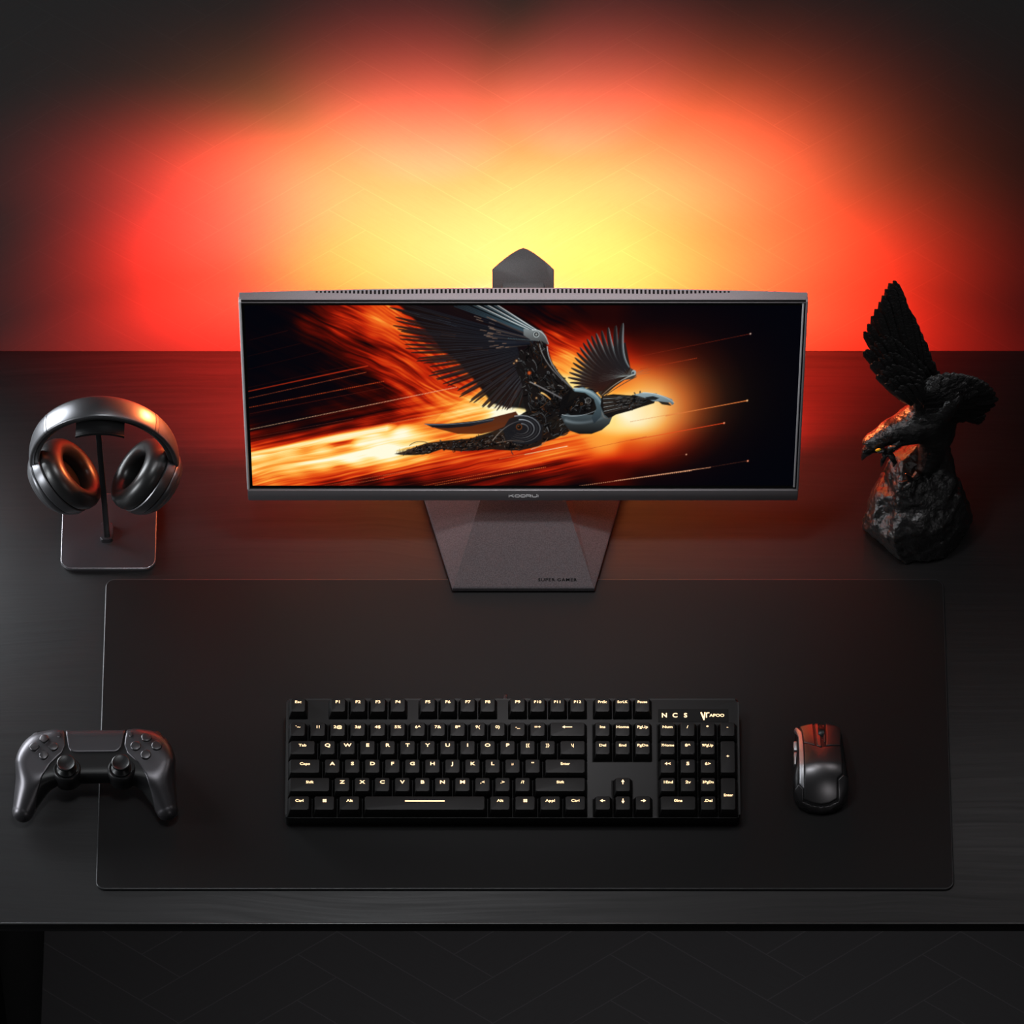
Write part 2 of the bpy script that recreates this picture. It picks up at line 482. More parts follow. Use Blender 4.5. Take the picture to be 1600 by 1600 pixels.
def paint_screen():
    s = Paint(); x, y = s.px, s.py
    pts = np.array("""385 480 0 385 560 0 430 500 0 430 555 .02 450 530 .05 400 620 .02 440 610 .03 490 490 .22 470 480 .08 490 520 .2 540 480 .42 540 510 .40 600 488 .56
600 520 .56 650 500 .55 560 545 .32 600 560 .47 625 580 .5 480 560 .04 520 572 .12 560 592 .10 590 610 .2 640 600 .48 680 560 .5 690 600 .55 660 620 .48 700 620 .62 740 635 .82
790 645 1.02 820 640 .9 500 610 .04 450 640 .05 520 640 .14 560 630 .15 600 640 .22 420 660 .08 480 660 .1 540 668 .25 600 662 .42 640 645 .5 680 650 .7 720 652 .82 400 690 .28
440 690 .3 490 686 .33 540 686 .45 590 680 .95 625 675 1.0 640 690 .85 400 712 .86 450 706 .9 500 698 .95 560 690 .98 400 726 .72 450 722 .74 500 716 .75 550 706 .8 400 738 .82 450 732 .88
500 726 .9 550 716 .97 600 706 1.05 400 751 .6 450 746 .55 500 742 .5 540 733 .55 600 723 .75 650 713 .75 700 708 .65 520 755 .3 580 750 .2 600 740 .45 650 733 .5 640 755 .12
700 738 .35 700 755 .15 760 720 .5 760 742 .25 820 720 .5 820 745 .2 860 700 .6 900 700 .62 880 740 .3 940 690 .78 960 660 .92 980 640 .97 1000 652 .92 1020 640 .85 1040 600 .6
1000 590 .68 1060 640 .6 1100 640 .36 1140 640 .2 1000 700 .55 1060 690 .4 960 740 .25 1020 740 .12 900 755 .12 1100 720 .06 1160 680 .04 1200 600 0 1240 500 0 1240 740 0 1160 560 .06
1100 580 .25 1060 570 .36 1040 530 .25 1000 500 .14 940 490 .15 880 490 .12 830 485 .08 1100 520 .1 1140 490 .02 870 530 .4 890 560 .75 870 570 .8 900 590 .9 880 518 .3 920 545 .5 860 500 .14""".split(), float).reshape(-1, 3)
    num = np.zeros(x.shape); den = np.zeros(x.shape) + 1e-12
    for px, py, t in pts:
        w = 1 / (((x - px) ** 2 * .45 + (y - py) ** 2 * 1.5) + 60) ** 2
        num += w * t; den += w
    t = num / den
    for ax_ in (0, 1):                                             # smooth the field
        for _ in range(3):
            kk = 10; c_ = np.cumsum(np.pad(t, [(kk + 1, kk) if a_ == ax_ else (0, 0) for a_ in (0, 1)], mode='edge'), axis=ax_)
            t = (c_[2 * kk + 1:] - c_[:-2 * kk - 1] if ax_ == 0 else c_[:, 2 * kk + 1:] - c_[:, :-2 * kk - 1]) / (2 * kk + 1)
    for (ax_, ay_), (bx_, by_), sg, pk in (((385, 739), (632, 692), 8.5, 1.0), ((386, 709), (632, 662), 8.0, .97), ((386, 724), (620, 680), 5.0, .84)):
        yl = ay_ + (x - ax_) / (bx_ - ax_) * (by_ - ay_)
        amp = np.clip((665 - x) / 60, 0, 1) * (.80 + .2 * np.clip((x - 420) / 150, 0, 1))
        t = np.maximum(t, pk * amp * np.exp(-((y - yl) / sg) ** 2 * .5))
    kr = np.clip((x - 960) / 70, 0, 1)
    t = t * (1 - kr) + kr * (np.exp(-.5 * (((x - 972) / 72) ** 2 + ((y - 645) / 48) ** 2)) + .28 * np.exp(-.5 * (((x - 1035) / 85) ** 2 + ((y - 598) / 66) ** 2)))
    # flame streaks: two flow directions
    top = 1 / (1 + np.exp((y - 625 - (x - 600) * .02) / 12))
    z = np.zeros_like(x)
    def flow(ang, sl, sw, seed, wa):
        c, q = math.cos(ang), math.sin(ang)
        a, b = x * c + y * q, -x * q + y * c
        wob = (fbm(a / 90, b / 40, z, seed + 5, 3) - .5) * wa
        return .62 * (fbm(a / sl, (b + wob) / sw, z, seed, 5) - .5) + .5 * (fbm(a / sl * 1.2, (b + wob) / (sw * .3), z, seed + 3, 4) - .5)
    f = top * flow(R(26), 75, 9.5, 3, 20) + (1 - top) * flow(R(-12), 150, 8, 9, 7)
    fl = np.clip((930 - x) / 60, 0, 1)
    t = t * (1 + .06 * (t > .7) * fl) + f * fl * (1.05 * np.clip(t * 2.4, 0, 1) * np.clip(1.3 - t, .22, 1))
    fire = ramp(t, [(0, (2, 3, 9)), (.1, (14, 4, 8)), (.2, (48, 6, 4)), (.35, (112, 14, 5)), (.5, (192, 38, 10)), (.65, (236, 92, 24)), (.8, (255, 168, 62)), (.92, (255, 226, 140)), (1.0, (255, 251, 222))])
    glow = ramp(t, [(0, (2, 4, 8)), (.1, (14, 9, 9)), (.2, (36, 18, 12)), (.4, (112, 50, 22)), (.6, (190, 98, 42)), (.8, (238, 158, 78)), (1, (255, 222, 150))])
    k = np.clip(np.exp(-(((x - 1090) / 120) ** 2 + ((y - 620) / 75) ** 2)) * 1.25, 0, 1)[..., None] * np.clip((x - 960) / 50, 0, 1)[..., None]
    s.img = fire * (1 - k) + glow * k
    # light trails
    for a, b, c, w, dsh in (((387, 610), (575, 570), (185, 46, 18), 1.3, 0), ((387, 621), (572, 580), (215, 90, 50), .8, 4), ((389, 635), (600, 594), (235, 84, 34), 1.0, 3),
                            ((388, 604), (560, 567), (70, 16, 8), .6, 4), ((389, 645), (600, 604), (90, 24, 14), .6, 0), ((391, 669), (714, 603), (255, 196, 150), 1.0, 5), ((392, 682), (552, 652), (120, 50, 34), .6, 4),
                            ((392, 687), (552, 656), (120, 50, 34), .6, 4), ((514, 677), (713, 640), (235, 140, 80), .7, 5), ((505, 757), (640, 733), (220, 120, 60), .6, 6), ((530, 757), (600, 745), (220, 120, 70), .6, 6),
                            ((600, 741), (790, 704), (235, 110, 60), .7, 5), ((660, 757), (846, 720), (240, 100, 45), .9, 6), ((622, 757), (850, 722), (160, 50, 25), .5, 5), ((680, 756), (852, 728), (255, 130, 60), .9, 6),
                            ((765, 757), (1072, 707), (90, 20, 14), .6, 5), ((780, 715), (888, 695), (255, 120, 50), 1.0, 0), ((820, 708), (886, 695), (255, 220, 170), 1.0, 0), ((905, 757), (1080, 733), (255, 180, 130), 1.0, 7),
                            ((960, 749), (1110, 728), (255, 185, 140), .8, 0), ((1090, 731), (1166, 718), (120, 60, 40), .6, 5), ((975, 560), (1172, 520), (170, 50, 25), .5, 4), ((1000, 575), (1088, 558), (190, 60, 25), .8, 3),
                            ((985, 657), (1060, 643), (230, 130, 70), .7, 5), ((1040, 648), (1167, 624), (255, 140, 70), .9, 0), ((860, 712), (1010, 680), (180, 50, 20), .6, 4), ((985, 686), (1131, 659), (250, 75, 30), .8, 0),
                            ((390, 530), (450, 515), (60, 16, 10), .4, 0), ((390, 575), (500, 548), (50, 10, 8), .4, 0), ((388, 555), (470, 535), (50, 12, 8), .4, 0)):
        s.stroke([a, b], w * 1.0, w * 1.3, np.array(c) * .85, c, .95, dash=dsh, soft=1.2)
    for px, py, c in ((1167, 624, (255, 170, 90)), (1168, 718, (255, 110, 60)), (1131, 659, (255, 110, 60)), (1172, 520, (150, 110, 100)), (1072, 708, (160, 90, 60))):
        s.disc(px, py, 1.6, c, .8, 2.5); s.disc(px, py, .7, (255, 235, 210), .9, 1)
    rg = random.Random(5)
    # ---- far wing
    root = (984, 583)
    s.poly([(987, 574), (992, 579), (994, 585), (988, 590), (975, 592), (962, 601), (950, 612), (940, 618), (934, 612), (944, 598), (934, 585), (955, 568)], (62, 66, 66), .95, 1.5, (40, 38, 38))
    tips = [(973, 503, 17), (962, 507, 16), (950, 510, 15), (940, 515, 14), (931, 519, 13), (924, 523, 12), (917, 528, 11), (911, 534, 10), (906, 541, 9), (901, 549, 7), (898, 557, 6), (895, 565, 5), (892, 573, 3), (889, 580, 2), (887, 588, 0), (890, 596, -2), (896, 603, -4), (906, 610, -5), (918, 615, -5)]
    s.poly([(985, 574)] + [(984 + (tx - 984) * .62, 583 + (ty - 583) * .62) for tx, ty, _ in tips] + [(938, 618), (975, 592)], (30, 28, 30), .95, 3, (44, 26, 18))
    for i, (tx, ty, b) in list(enumerate(tips))[::-1]:
        k = i / (len(tips) - 1); r0 = (981 - 41 * k, 572 + 36 * k)
        mid = ((r0[0] + tx) / 2 - b * .75, (r0[1] + ty) / 2 + b * .9)
        light = (176 - 104 * k, 198 - 138 * k, 204 - 150 * k)
        if i % 2 and i < 12: light = tuple(v * .55 for v in light)
        s.stroke(bez(r0, mid, (tx, ty)), 8.6 - 4.0 * k, .4, (30 + 22 * k, 30 - 6 * k, 34 - 16 * k), (30, 24, 24), .97, 'blade', side=light)
    for i in range(22):
        a = R(178 - i * 6.2); x0 = 986; y0 = 584; l = 26 + 8 * rg.random()
        s.stroke([(x0 - 10 * abs(math.cos(a)), y0 + 2), (x0 + l * 1.6 * math.cos(a), y0 - l * .75 * math.sin(a) + 12)], .7, .3, (150, 165, 165), (80, 80, 76), .6)
    s.stroke(bez((992, 583), (965, 592), (940, 616)), 1.6, 1.2, (190, 195, 190), (120, 100, 80), .9)
    s.stroke(bez((994, 587), (968, 600), (946, 616)), 1.2, 1.0, (70, 60, 55), (60, 40, 30), .9)
    s.disc(990, 580, 3.6, (150, 165, 168)); s.disc(989, 581, 1.8, (50, 60, 66))
    # ---- near wing: dark ground, then blades
    s.poly([(706, 470), (770, 473), (842, 512), (850, 520), (856, 545), (864, 570), (880, 595), (870, 625), (835, 640), (812, 636), (790, 634), (768, 628), (752, 606), (735, 585), (712, 560), (690, 545), (672, 520), (650, 500), (628, 478), (640, 470)], (9, 10, 15), .93, 7)
    blades = [(612, 470), (616, 478), (622, 487), (618, 502), (619, 514), (628, 528), (640, 541), (648, 558), (660, 568), (672, 581), (686, 592), (700, 598), (716, 608), (722, 617), (740, 625), (752, 632), (762, 635), (771, 638), (780, 638), (789, 638), (798, 637), (806, 636)]
    bl = np.array(blades, float); kk = np.linspace(0, len(bl) - 1, 46)
    blades = [(np.interp(v, range(len(bl)), bl[:, 0]) + rg.uniform(-7, 7), np.interp(v, range(len(bl)), bl[:, 1]) + rg.uniform(-2, 2)) for v in kk]
    n = len(blades)
    for i, (tx, ty) in enumerate(blades):
        k = i / (n - 1)
        r0 = (800 + 22 * k, 520 + 78 * k ** 1.2)
        mid = ((r0[0] + tx) / 2 - 6 + 8 * k, (r0[1] + ty) / 2 + 14 * (1 - k) * (.6 if i > 2 else .1) - 4 * k)
        body = (7 + 14 * k, 9 + 10 * k, 15 + 9 * k)
        s.stroke(bez(r0, mid, (tx, ty), 18), 6.4 - 2.4 * k, .5, body, (26 + 16 * k, 15 + 6 * k, 13), .85, 'blade', side=(34 + 34 * k, 38 + 30 * k, 48 + 24 * k))
        q = bez((r0[0], r0[1] + 2), (mid[0] + 2, mid[1] + 1), (tx + 8, ty), 18)
        s.stroke(q, .7, .3, (92, 110, 124) if k < .45 or k > .75 else (96, 52, 28), (46, 34, 30), .55, dash=4 if k < .5 else None)
        if i % 3 == 0: s.stroke(q + [0, 1.6], .5, .2, (120, 70, 40), (60, 24, 12), .4)
    for i in range(90):                                           # fine barbs
        k = rg.random(); r0 = np.array((800 + 20 * k, 522 + 80 * k)); b = blades[int(k * (n - 1))]
        a = .25 + .6 * rg.random(); p = r0 + (np.array(b) - r0) * a; p2 = r0 + (np.array(b) - r0) * (a + .12)
        c = rg.choice([(40, 60, 84), (70, 84, 96), (30, 34, 44), (96, 58, 34), (20, 22, 28)])
        s.stroke([p, p2], .6, .3, c, c, .5)
    # leading edge rods
    for i in range(13):
        k = i / 12; a = (838 - 6 * k, 514 + 7 * k); b = (772 - 62 * k, 472 + 5 * k * k)
        c = [(245, 252, 252), (96, 124, 132), (20, 28, 34)][i % 3] if i < 9 else (60, 84, 96)
        s.stroke([a, b], 1.5, 1.1 + .5 * k, c, np.array(c) * (.85 - .3 * k), .95)
    for i in range(26):                                           # coverts
        k = rg.random(); tx, ty = 738 + 30 * rg.random() + 28 * k, 492 + 58 * k; b = np.array((832, 524 + 14 * k))
        p = np.array((tx, ty))
        c = rg.choice([(24, 26, 32), (46, 40, 38), (14, 16, 22)])
        s.stroke([b, p], 2.4, 2.0, c, np.array(c) * 1.4, .85, side=np.array(c) * 2.3)
        s.stroke([p + (b - p) * .12, p], 1.2, .8, (150, 110, 80), (190, 150, 120), .6)
    # ---- arm and mechanical body
    s.poly([(846, 528), (856, 545), (858, 556), (868, 574), (884, 592), (894, 605), (880, 640), (850, 660), (826, 655), (818, 628), (816, 600), (806, 575), (812, 548)], (22, 18, 18), .92, 3)
    s.poly([(860, 600), (893, 604), (880, 650), (890, 672), (866, 684), (846, 690), (830, 698), (800, 702), (770, 700), (786, 678), (800, 655), (820, 642), (846, 628)], (20, 17, 17), .96, 3)
    def mech(pl, num_, pal, l0, l1, ang, spread=.35):
        """bundles of tubes and linkages running roughly along ang"""
        pl = np.array(pl, float); lo, hi = pl.min(0), pl.max(0); c = 0
        while c < num_:
            p = np.array((lo[0] + rg.random() * (hi[0] - lo[0]), lo[1] + rg.random() * (hi[1] - lo[1])))
            if s_poly(np.array([p[0]]), np.array([p[1]]), pl)[0] > -.5: continue
            c += 1; a = R(ang) + rg.gauss(0, spread) + (PI / 2 if rg.random() < .12 else 0)
            l = l0 + (l1 - l0) * rg.random() ** 1.6; d = np.array((math.cos(a), math.sin(a))); o = np.array((-d[1], d[0])) * l * rg.uniform(-.4, .4)
            q = bez(p - d * l / 2, p + o, p + d * l / 2, 8); w = .45 + .9 * rg.random()
            cc = np.minimum(np.array(rg.choice(pal)) * (.55 + .75 * rg.random()), 225)
            s.stroke(q, w + .9, w * .8 + .6, (9, 8, 9), None, .8)
            s.stroke(q, w, w * .6, cc * .7, cc * .35, .95, side=np.minimum(cc * 1.35, 240))
            if rg.random() < .05: s.disc(p[0], p[1], 1.1 + rg.random(), cc, .9, 1.2, ring=.6)
    pal = [(150, 154, 158), (128, 130, 132), (104, 102, 100), (60, 56, 54), (34, 30, 30), (112, 70, 38), (84, 46, 26), (8, 7, 8), (10, 9, 9), (6, 6, 7), (160, 156, 150), (62, 70, 76), (40, 30, 26)]
    mech([(846, 530), (856, 545), (868, 574), (890, 603), (868, 640), (835, 650), (820, 620), (806, 575), (815, 545)], 200, pal, 4, 20, 62, .4)
    mech([(860, 604), (890, 606), (880, 650), (888, 672), (866, 682), (840, 690), (800, 700), (775, 698), (800, 655), (846, 630)], 230, pal, 4, 18, -22, .5)
    for px, py, r in ((807, 562, 1.8), (803, 566, 1.1), (836, 597, 1.6), (838, 620, 1.4)):
        s.disc(px, py, r * 1.2, (230, 130, 50), .5, 5); s.disc(px, py, r * .5, (255, 226, 170), .95, 2)
    s.stroke(bez((846, 612), (852, 614), (860, 622)), 2.6, 1.4, (255, 214, 130), (230, 150, 70), .95)
    s.disc(827, 581, 3.2, (130, 52, 22)); s.disc(827, 581, 1.6, (200, 90, 40))
    s.stroke(bez((843, 536), (848, 568), (893, 604), 20), 1.2, 1.0, (150, 150, 150), (110, 110, 112), .95)
    s.stroke(bez((855, 540), (856, 572), (894, 604), 20), 1.3, 1.0, (190, 196, 198), (90, 96, 100), .95)
    s.stroke(bez((828, 595), (850, 605), (880, 622), 12), 1.6, 2.2, (150, 146, 144), (100, 100, 104), .9)
    # shoulder joint
    s.poly([(818, 512), (834, 514), (846, 515), (853, 523), (858, 537), (854, 536), (846, 531), (830, 530), (818, 522)], (128, 136, 138), .97, 1.2, (66, 66, 66))
    s.stroke(bez((832, 514), (850, 512), (857, 536)), 1.3, .8, (225, 232, 232), (190, 190, 186), .95)
    s.disc(838, 521, 5.6, (52, 56, 58)); s.disc(838, 521, 4.4, (176, 184, 184), ring=1.3); s.disc(838, 521, 1.6, (150, 150, 146))
    s.stroke([(794, 527), (842, 531)], 1.2, 1.0, (78, 106, 116), (120, 130, 130), .8, dash=5)
    # ---- tail blades, haunch, trailing legs
    s.poly([(664, 660), (700, 661), (750, 655), (806, 641), (812, 650), (788, 668), (752, 676), (716, 676), (684, 668)], (66, 26, 12), .95, 1.5, (96, 40, 16))
    s.poly([(663, 660), (700, 660), (740, 656), (772, 651), (770, 656), (735, 664), (700, 667), (676, 666)], (44, 50, 60), .97, 1.2, (16, 16, 22))
    s.stroke(bez((664, 661), (715, 663), (772, 653)), .9, .7, (150, 168, 186), (120, 120, 120), .9)
    s.poly([(617, 707), (632, 703), (650, 696), (668, 690), (700, 686), (735, 683), (770, 672), (800, 660), (850, 672), (846, 694), (812, 702), (770, 700), (738, 702), (720, 703), (690, 700), (672, 706), (650, 709), (630, 709)], (34, 24, 20), .96, 2.5)
    pal2 = [(170, 150, 134), (132, 116, 104), (70, 58, 50), (26, 20, 18), (130, 74, 40), (10, 8, 8), (90, 92, 96), (10, 8, 8)]
    mech([(619, 708), (632, 704), (650, 698), (668, 692), (700, 687), (735, 684), (770, 674), (800, 664), (840, 690), (812, 701), (770, 699), (720, 702), (690, 699), (672, 705), (650, 708)], 300, pal2, 3, 14, -12, .3)
    for i in range(70):
        k = rg.random(); bx = 640 + 170 * k; by = 700 - 16 * k + rg.uniform(-9, 8) * (.5 + .6 * k)
        s.disc(bx, by, .8 + 1.5 * rg.random(), (22, 16, 14), .9); s.disc(bx - .4, by - .5, .5 + .5 * rg.random(), rg.choice(pal2), .8)
    for i in range(40):
        p = np.array((619 + 34 * rg.random(), 0)); p[1] = 708 - (p[0] - 619) * .22 + 2 - 5 * rg.random()
        s.stroke([p, p + [5 * rg.random(), -4 - 2 * rg.random()]], .6, .3, (60, 44, 34), (110, 90, 70), .8)
    s.stroke(bez((640, 694), (652, 684), (668, 690)), 1.0, 1.0, (70, 54, 44), None, .9)
    s.poly([(786, 668), (796, 652), (815, 646), (836, 650), (848, 664), (846, 684), (830, 692), (806, 692), (790, 684)], (26, 26, 30), .9, 3)
    for i, r in enumerate((26, 22, 18, 14, 10)):
        q = [(814 + r * 1.15 * math.cos(a), 668 + r * .8 * math.sin(a)) for a in np.linspace(-1.9 + .1 * i, 2.2, 18)]
        s.stroke(q, 1.6, .5, [(150, 158, 166), (34, 36, 42), (176, 184, 192), (40, 40, 46), (120, 124, 130)][i], (70, 66, 64), .9)
    s.stroke(bez((770, 686), (790, 660), (812, 656)), 1.6, 1.4, (140, 128, 116), (60, 60, 64), .9)
    s.stroke(bez((776, 690), (800, 684), (820, 688)), 1.2, 1, (130, 110, 96), (60, 50, 46), .9)
    s.disc(811, 665, 5, (96, 52, 26)); s.disc(811, 665, 3.4, (14, 12, 12)); s.disc(810, 664, 1.3, (70, 60, 52))
    s.stroke(bez((830, 700), (850, 694), (856, 682)), 1.2, .8, (190, 180, 172), (110, 80, 60), .85)
    # ---- chest shell, neck and head
    s.poly([(872, 650), (878, 620), (893, 605), (925, 606), (941, 622), (943, 640), (930, 656), (900, 658)], (14, 13, 14), .97, 2)
    s.poly([(876, 648), (893, 642), (912, 646), (930, 646), (950, 634), (957, 648), (952, 660), (940, 670), (924, 676), (905, 676), (890, 671), (882, 660)], (92, 108, 114), .98, 1.5, (16, 17, 19))
    s.stroke(bez((884, 655), (908, 664), (944, 650)), 4.5, 2.5, (128, 142, 150), (84, 94, 100), .7, soft=8)
    s.poly([(894, 606), (910, 603), (926, 609), (938, 619), (944, 634), (938, 650), (928, 660), (924, 650), (932, 636), (928, 622), (914, 612), (898, 610)], (104, 130, 138), .98, 1.2, (38, 46, 52))
    s.stroke(bez((899, 607), (930, 607), (940, 634), 14), 2.6, 1.6, (178, 204, 212), (100, 122, 132), .85, soft=4)
    s.stroke(bez((896, 605), (930, 604), (941, 632), 14), 1.1, .9, (205, 222, 226), (150, 170, 178), .9)
    s.poly([(878, 640), (890, 625), (905, 615), (918, 616), (927, 626), (924, 638), (910, 646), (892, 647)], (15, 14, 15), .97, 2)
    mech([(880, 640), (892, 626), (905, 617), (918, 618), (925, 628), (920, 638), (908, 644), (892, 645)], 70, pal, 3, 9, 150, .6)
    s.disc(919, 624, 4.2, (110, 110, 108), ring=1.0)
    s.stroke(bez((878, 646), (905, 652), (930, 640)), 1.0, .8, (190, 200, 204), (150, 160, 166), .85)
    s.poly([(940, 617), (958, 614), (986, 616), (1004, 612), (1026, 613), (1022, 628), (1002, 634), (984, 640), (962, 646), (952, 652), (944, 646), (938, 632)], (20, 17, 17), .98, 1.2)
    for i in range(9):
        k = i / 8
        s.stroke(bez((942 + 2 * k, 618 + 26 * k), (970, 617 + 20 * k), (1016 - 14 * k, 616 + 14 * k)), 1.1, .6, (166, 168, 166) if i % 2 else (70, 52, 42), (90, 88, 86), .85)
    mech([(960, 618), (1000, 614), (1012, 624), (985, 638), (960, 644)], 50, pal, 4, 14, -10, .15)
    s.poly([(990, 615), (1006, 611), (1024, 613), (1040, 618), (1050, 622), (1053, 629), (1050, 631), (1046, 627), (1034, 626), (1020, 625), (1008, 620)], (150, 172, 180), .98, 1.2, (92, 108, 116))
    s.stroke(bez((1004, 612), (1030, 611), (1053, 627)), .9, .8, (216, 230, 234), (180, 196, 200), .9)
    s.poly([(1008, 619), (1020, 617), (1030, 620), (1024, 623), (1012, 623)], (22, 24, 26), .9)
    s.poly([(1028, 625), (1044, 627), (1049, 632), (1034, 630)], (18, 18, 20), .9)
    for i in range(4): s.stroke(bez((940 + i, 640 + i * 3), (940 + 3 * i, 655), (952 + i, 652 - i)), .8, .6, (120, 118, 116), (60, 56, 54), .85)
    im = s.img.reshape(SH, 2, SW, 2, 3).mean((1, 3)) / 255
    im = np.where(im < .04045, im / 12.92, ((im + .055) / 1.055) ** 2.4)
    return im

# ================================================================== room
def structure(name, lo, hi, m):
    o = box(name, lo, hi, m); o['kind'] = 'structure'; return o
structure('wall_back', (-2.2, .1884, -.73), (2.2, .30, 1.9), M_wall)
structure('floor', (-2.2, -2.6, -.78), (2.2, .30, -.73), M_floor)

# ================================================================== desk
desk = empty('desk', (0, 0, -.73), 'wide black stained wooden desk against the glowing wall', 'desk')
def dz(z): return z + .73
bm = bmesh.new(); bm_box(bm, (-.86, -.4585, dz(-.016)), (1.0, .1880, dz(0)), .0011, 2)
bmo('desktop', bm, M_desk, desk)
box('edge_highlight_strip', (-.86, -.4590, dz(-.0022)), (1.0, -.4570, dz(.0001)), M_strip, desk, .0007, 2)  # added strip, paler than the wood, standing in for the bevel highlight
box('leg', (-.535, -.43, 0), (-.492, .175, dz(-.016)), M_black, desk, .002)  # leg placed and blackened here to stand in for a soft shadow
box('leg', (.90, -.43, 0), (.943, .175, dz(-.016)), M_edge, desk, .002)

# ================================================================== desk mat
def rim(name, x0, y0, x1, y1, r, prof, mat, parent, n=10):
    """a thin moulded edge following a rounded rectangle; prof = (inset, height)"""
    bm = bmesh.new()
    bm_loft(bm, [[(p[0], p[1], h) for p in rrect(x0 + i, y0 + i, x1 - i, y1 - i, max(.0004, r - i), n)] for i, h in prof], closed=True)
    return bmo(name, bm, mat, parent, sharp=50)
bm = bmesh.new(); bm_prism(bm, rrect(-.3933, -.4221, .4178, -.0796, .008), 0, .0029)
dm = bmo('desk_mat', bm, M_mat)
tag(dm, 'large thin black desk mat under the keyboard and mouse', 'desk mat')
dm.location = (0, 0, .0002)
rim('highlight_edge', -.3945, -.4233, .4190, -.0784, .009, [(.0013, 0), (0, 0), (0, .0018), (.0003, .0026), (.0008, .0030), (.0013, .0030)], M_edge_mat, dm)  # separate ring added over the mat's bevel so it shows a highlight

# ================================================================== monitor
XM = .0105
mon = empty('monitor', (XM, 0, 0), 'grey monitor showing a mechanical eagle in flames', 'monitor')
tilt = R(4)
MF = Matrix.Translation((0, -.0277, .07)) @ Matrix.Rotation(-tilt, 4, 'X')      # local x right, y back, z up the screen
HW = .2657
def panel_xform(bm):
    for v in bm.verts: v.co = MF @ v.co
# housing: straight front edge, bowed back edge, bulging rear
bm = bmesh.new(); rings = []; N = 40
for zz, dep, ins in ((.0, .0085, 0), (.004, .0095, 0), (.06, .014, .0), (.25, .0155, 0), (.310, .0100, 0), (.3140, .0088, 0), (.3144, .0082, .0004)):
    ring = []
    for k in range(N + 1):
        u = -1 + 2 * k / N
        bow = (1 - u * u) * .0053
        if .03 < zz < .3: bow += max(0, 1 - (u / .62) ** 2) * .016
        ring.append((u * (HW - ins), dep + bow, zz))
    for k in range(N + 1):
        u = 1 - 2 * k / N
        ring.append((u * (HW - ins), ins, zz))
    rings.append(ring)
bm_loft(bm, rings); panel_xform(bm)
housing = bmo('housing', bm, M_shell, mon, sharp=25)
# front frame pieces
bm = bmesh.new(); bm_box(bm, (-HW + .0008, -.0012, .0170), (HW - .0008, .001, .3138), 0); panel_xform(bm)
bmo('front_glass', bm, M_black, mon)
bm = bmesh.new()
bm_box(bm, (-HW, -.0035, 0), (HW, .002, .0166), .0012, 2); panel_xform(bm)
chin = bmo('bottom_bezel', bm, M_chin, mon)
bm = bmesh.new()
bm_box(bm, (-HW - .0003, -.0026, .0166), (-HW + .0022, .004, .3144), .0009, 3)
panel_xform(bm); bmo('side_bezel', bm, M_rim, mon)  # left edge coloured paler than the right one, as a painted highlight
bm = bmesh.new(); bm_box(bm, (HW - .0018, -.0026, .0166), (HW + .0003, .004, .3144), .0007, 2)
panel_xform(bm); bmo('side_bezel', bm, M_shell, mon)
bm = bmesh.new(); bm_box(bm, (HW - .0050, -.0022, .0200), (HW - .0032, .0, .3108), .0005, 2)
panel_xform(bm); bmo('inner_rim', bm, M_rim, mon)  # pale colour imitates the inner edge catching light
bm = bmesh.new()
bm_box(bm, (-HW + .002, -.0022, .3112), (HW - .002, .002, .3124), .0003, 1)
panel_xform(bm); bmo('top_bezel', bm, M_chin, mon)
# screen: fine mesh, one vertex per picture element
im = paint_screen()
uu = np.linspace(SCR_X0 - XM, SCR_X1 - XM, SW); vv = np.linspace(SCR_V1, SCR_V0, SH)
G = np.zeros((SH, SW, 3)); G[..., 0] = uu[None]; G[..., 1] = -.0014; G[..., 2] = vv[:, None]
mm = np.array(MF); G = G.reshape(-1, 3) @ mm[:3, :3].T + mm[:3, 3]
ii = np.arange(SH * SW).reshape(SH, SW)
Fq = np.stack([ii[1:, :-1], ii[1:, 1:], ii[:-1, 1:], ii[:-1, :-1]], -1).reshape(-1, 4)
M_screen, t, b = new_mat('lit_display')
b.inputs['Base Color'].default_value = (.001, .001, .001, 1); b.inputs['Roughness'].default_value = .3; b.inputs['Specular IOR Level'].default_value = .04
ca = t.nodes.new('ShaderNodeAttribute'); ca.attribute_name = 'picture'
t.links.new(ca.outputs['Color'], b.inputs['Emission Color']); b.inputs['Emission Strength'].default_value = 1.0
M_screen.cycles.emission_sampling = 'NONE'
scr = npmesh('screen', G, Fq, M_screen, mon, smooth=False)
at_ = scr.data.color_attributes.new('picture', 'FLOAT_COLOR', 'POINT')
at_.data.foreach_set('color', np.concatenate([im.reshape(-1, 3), np.ones((SH * SW, 1))], 1).astype(np.float32).ravel())
# vents on the top edge
bm = bmesh.new(); nv = 100
for k in range(nv):
    x = -.1925 + .385 * k / (nv - 1) - .0005
    u = x / HW; yb = .0086 + (1 - u * u) * .0053
    l = .0048 * min(1, .35 + 2.2 * (1 - abs(x) / .1925))
    bm_box(bm, (x - .0010, yb - .0014 - l, .3138), (x + .0010, yb - .0014, .31455))
panel_xform(bm); bmo('vent_slots', bm, M_black, mon, smooth=False)
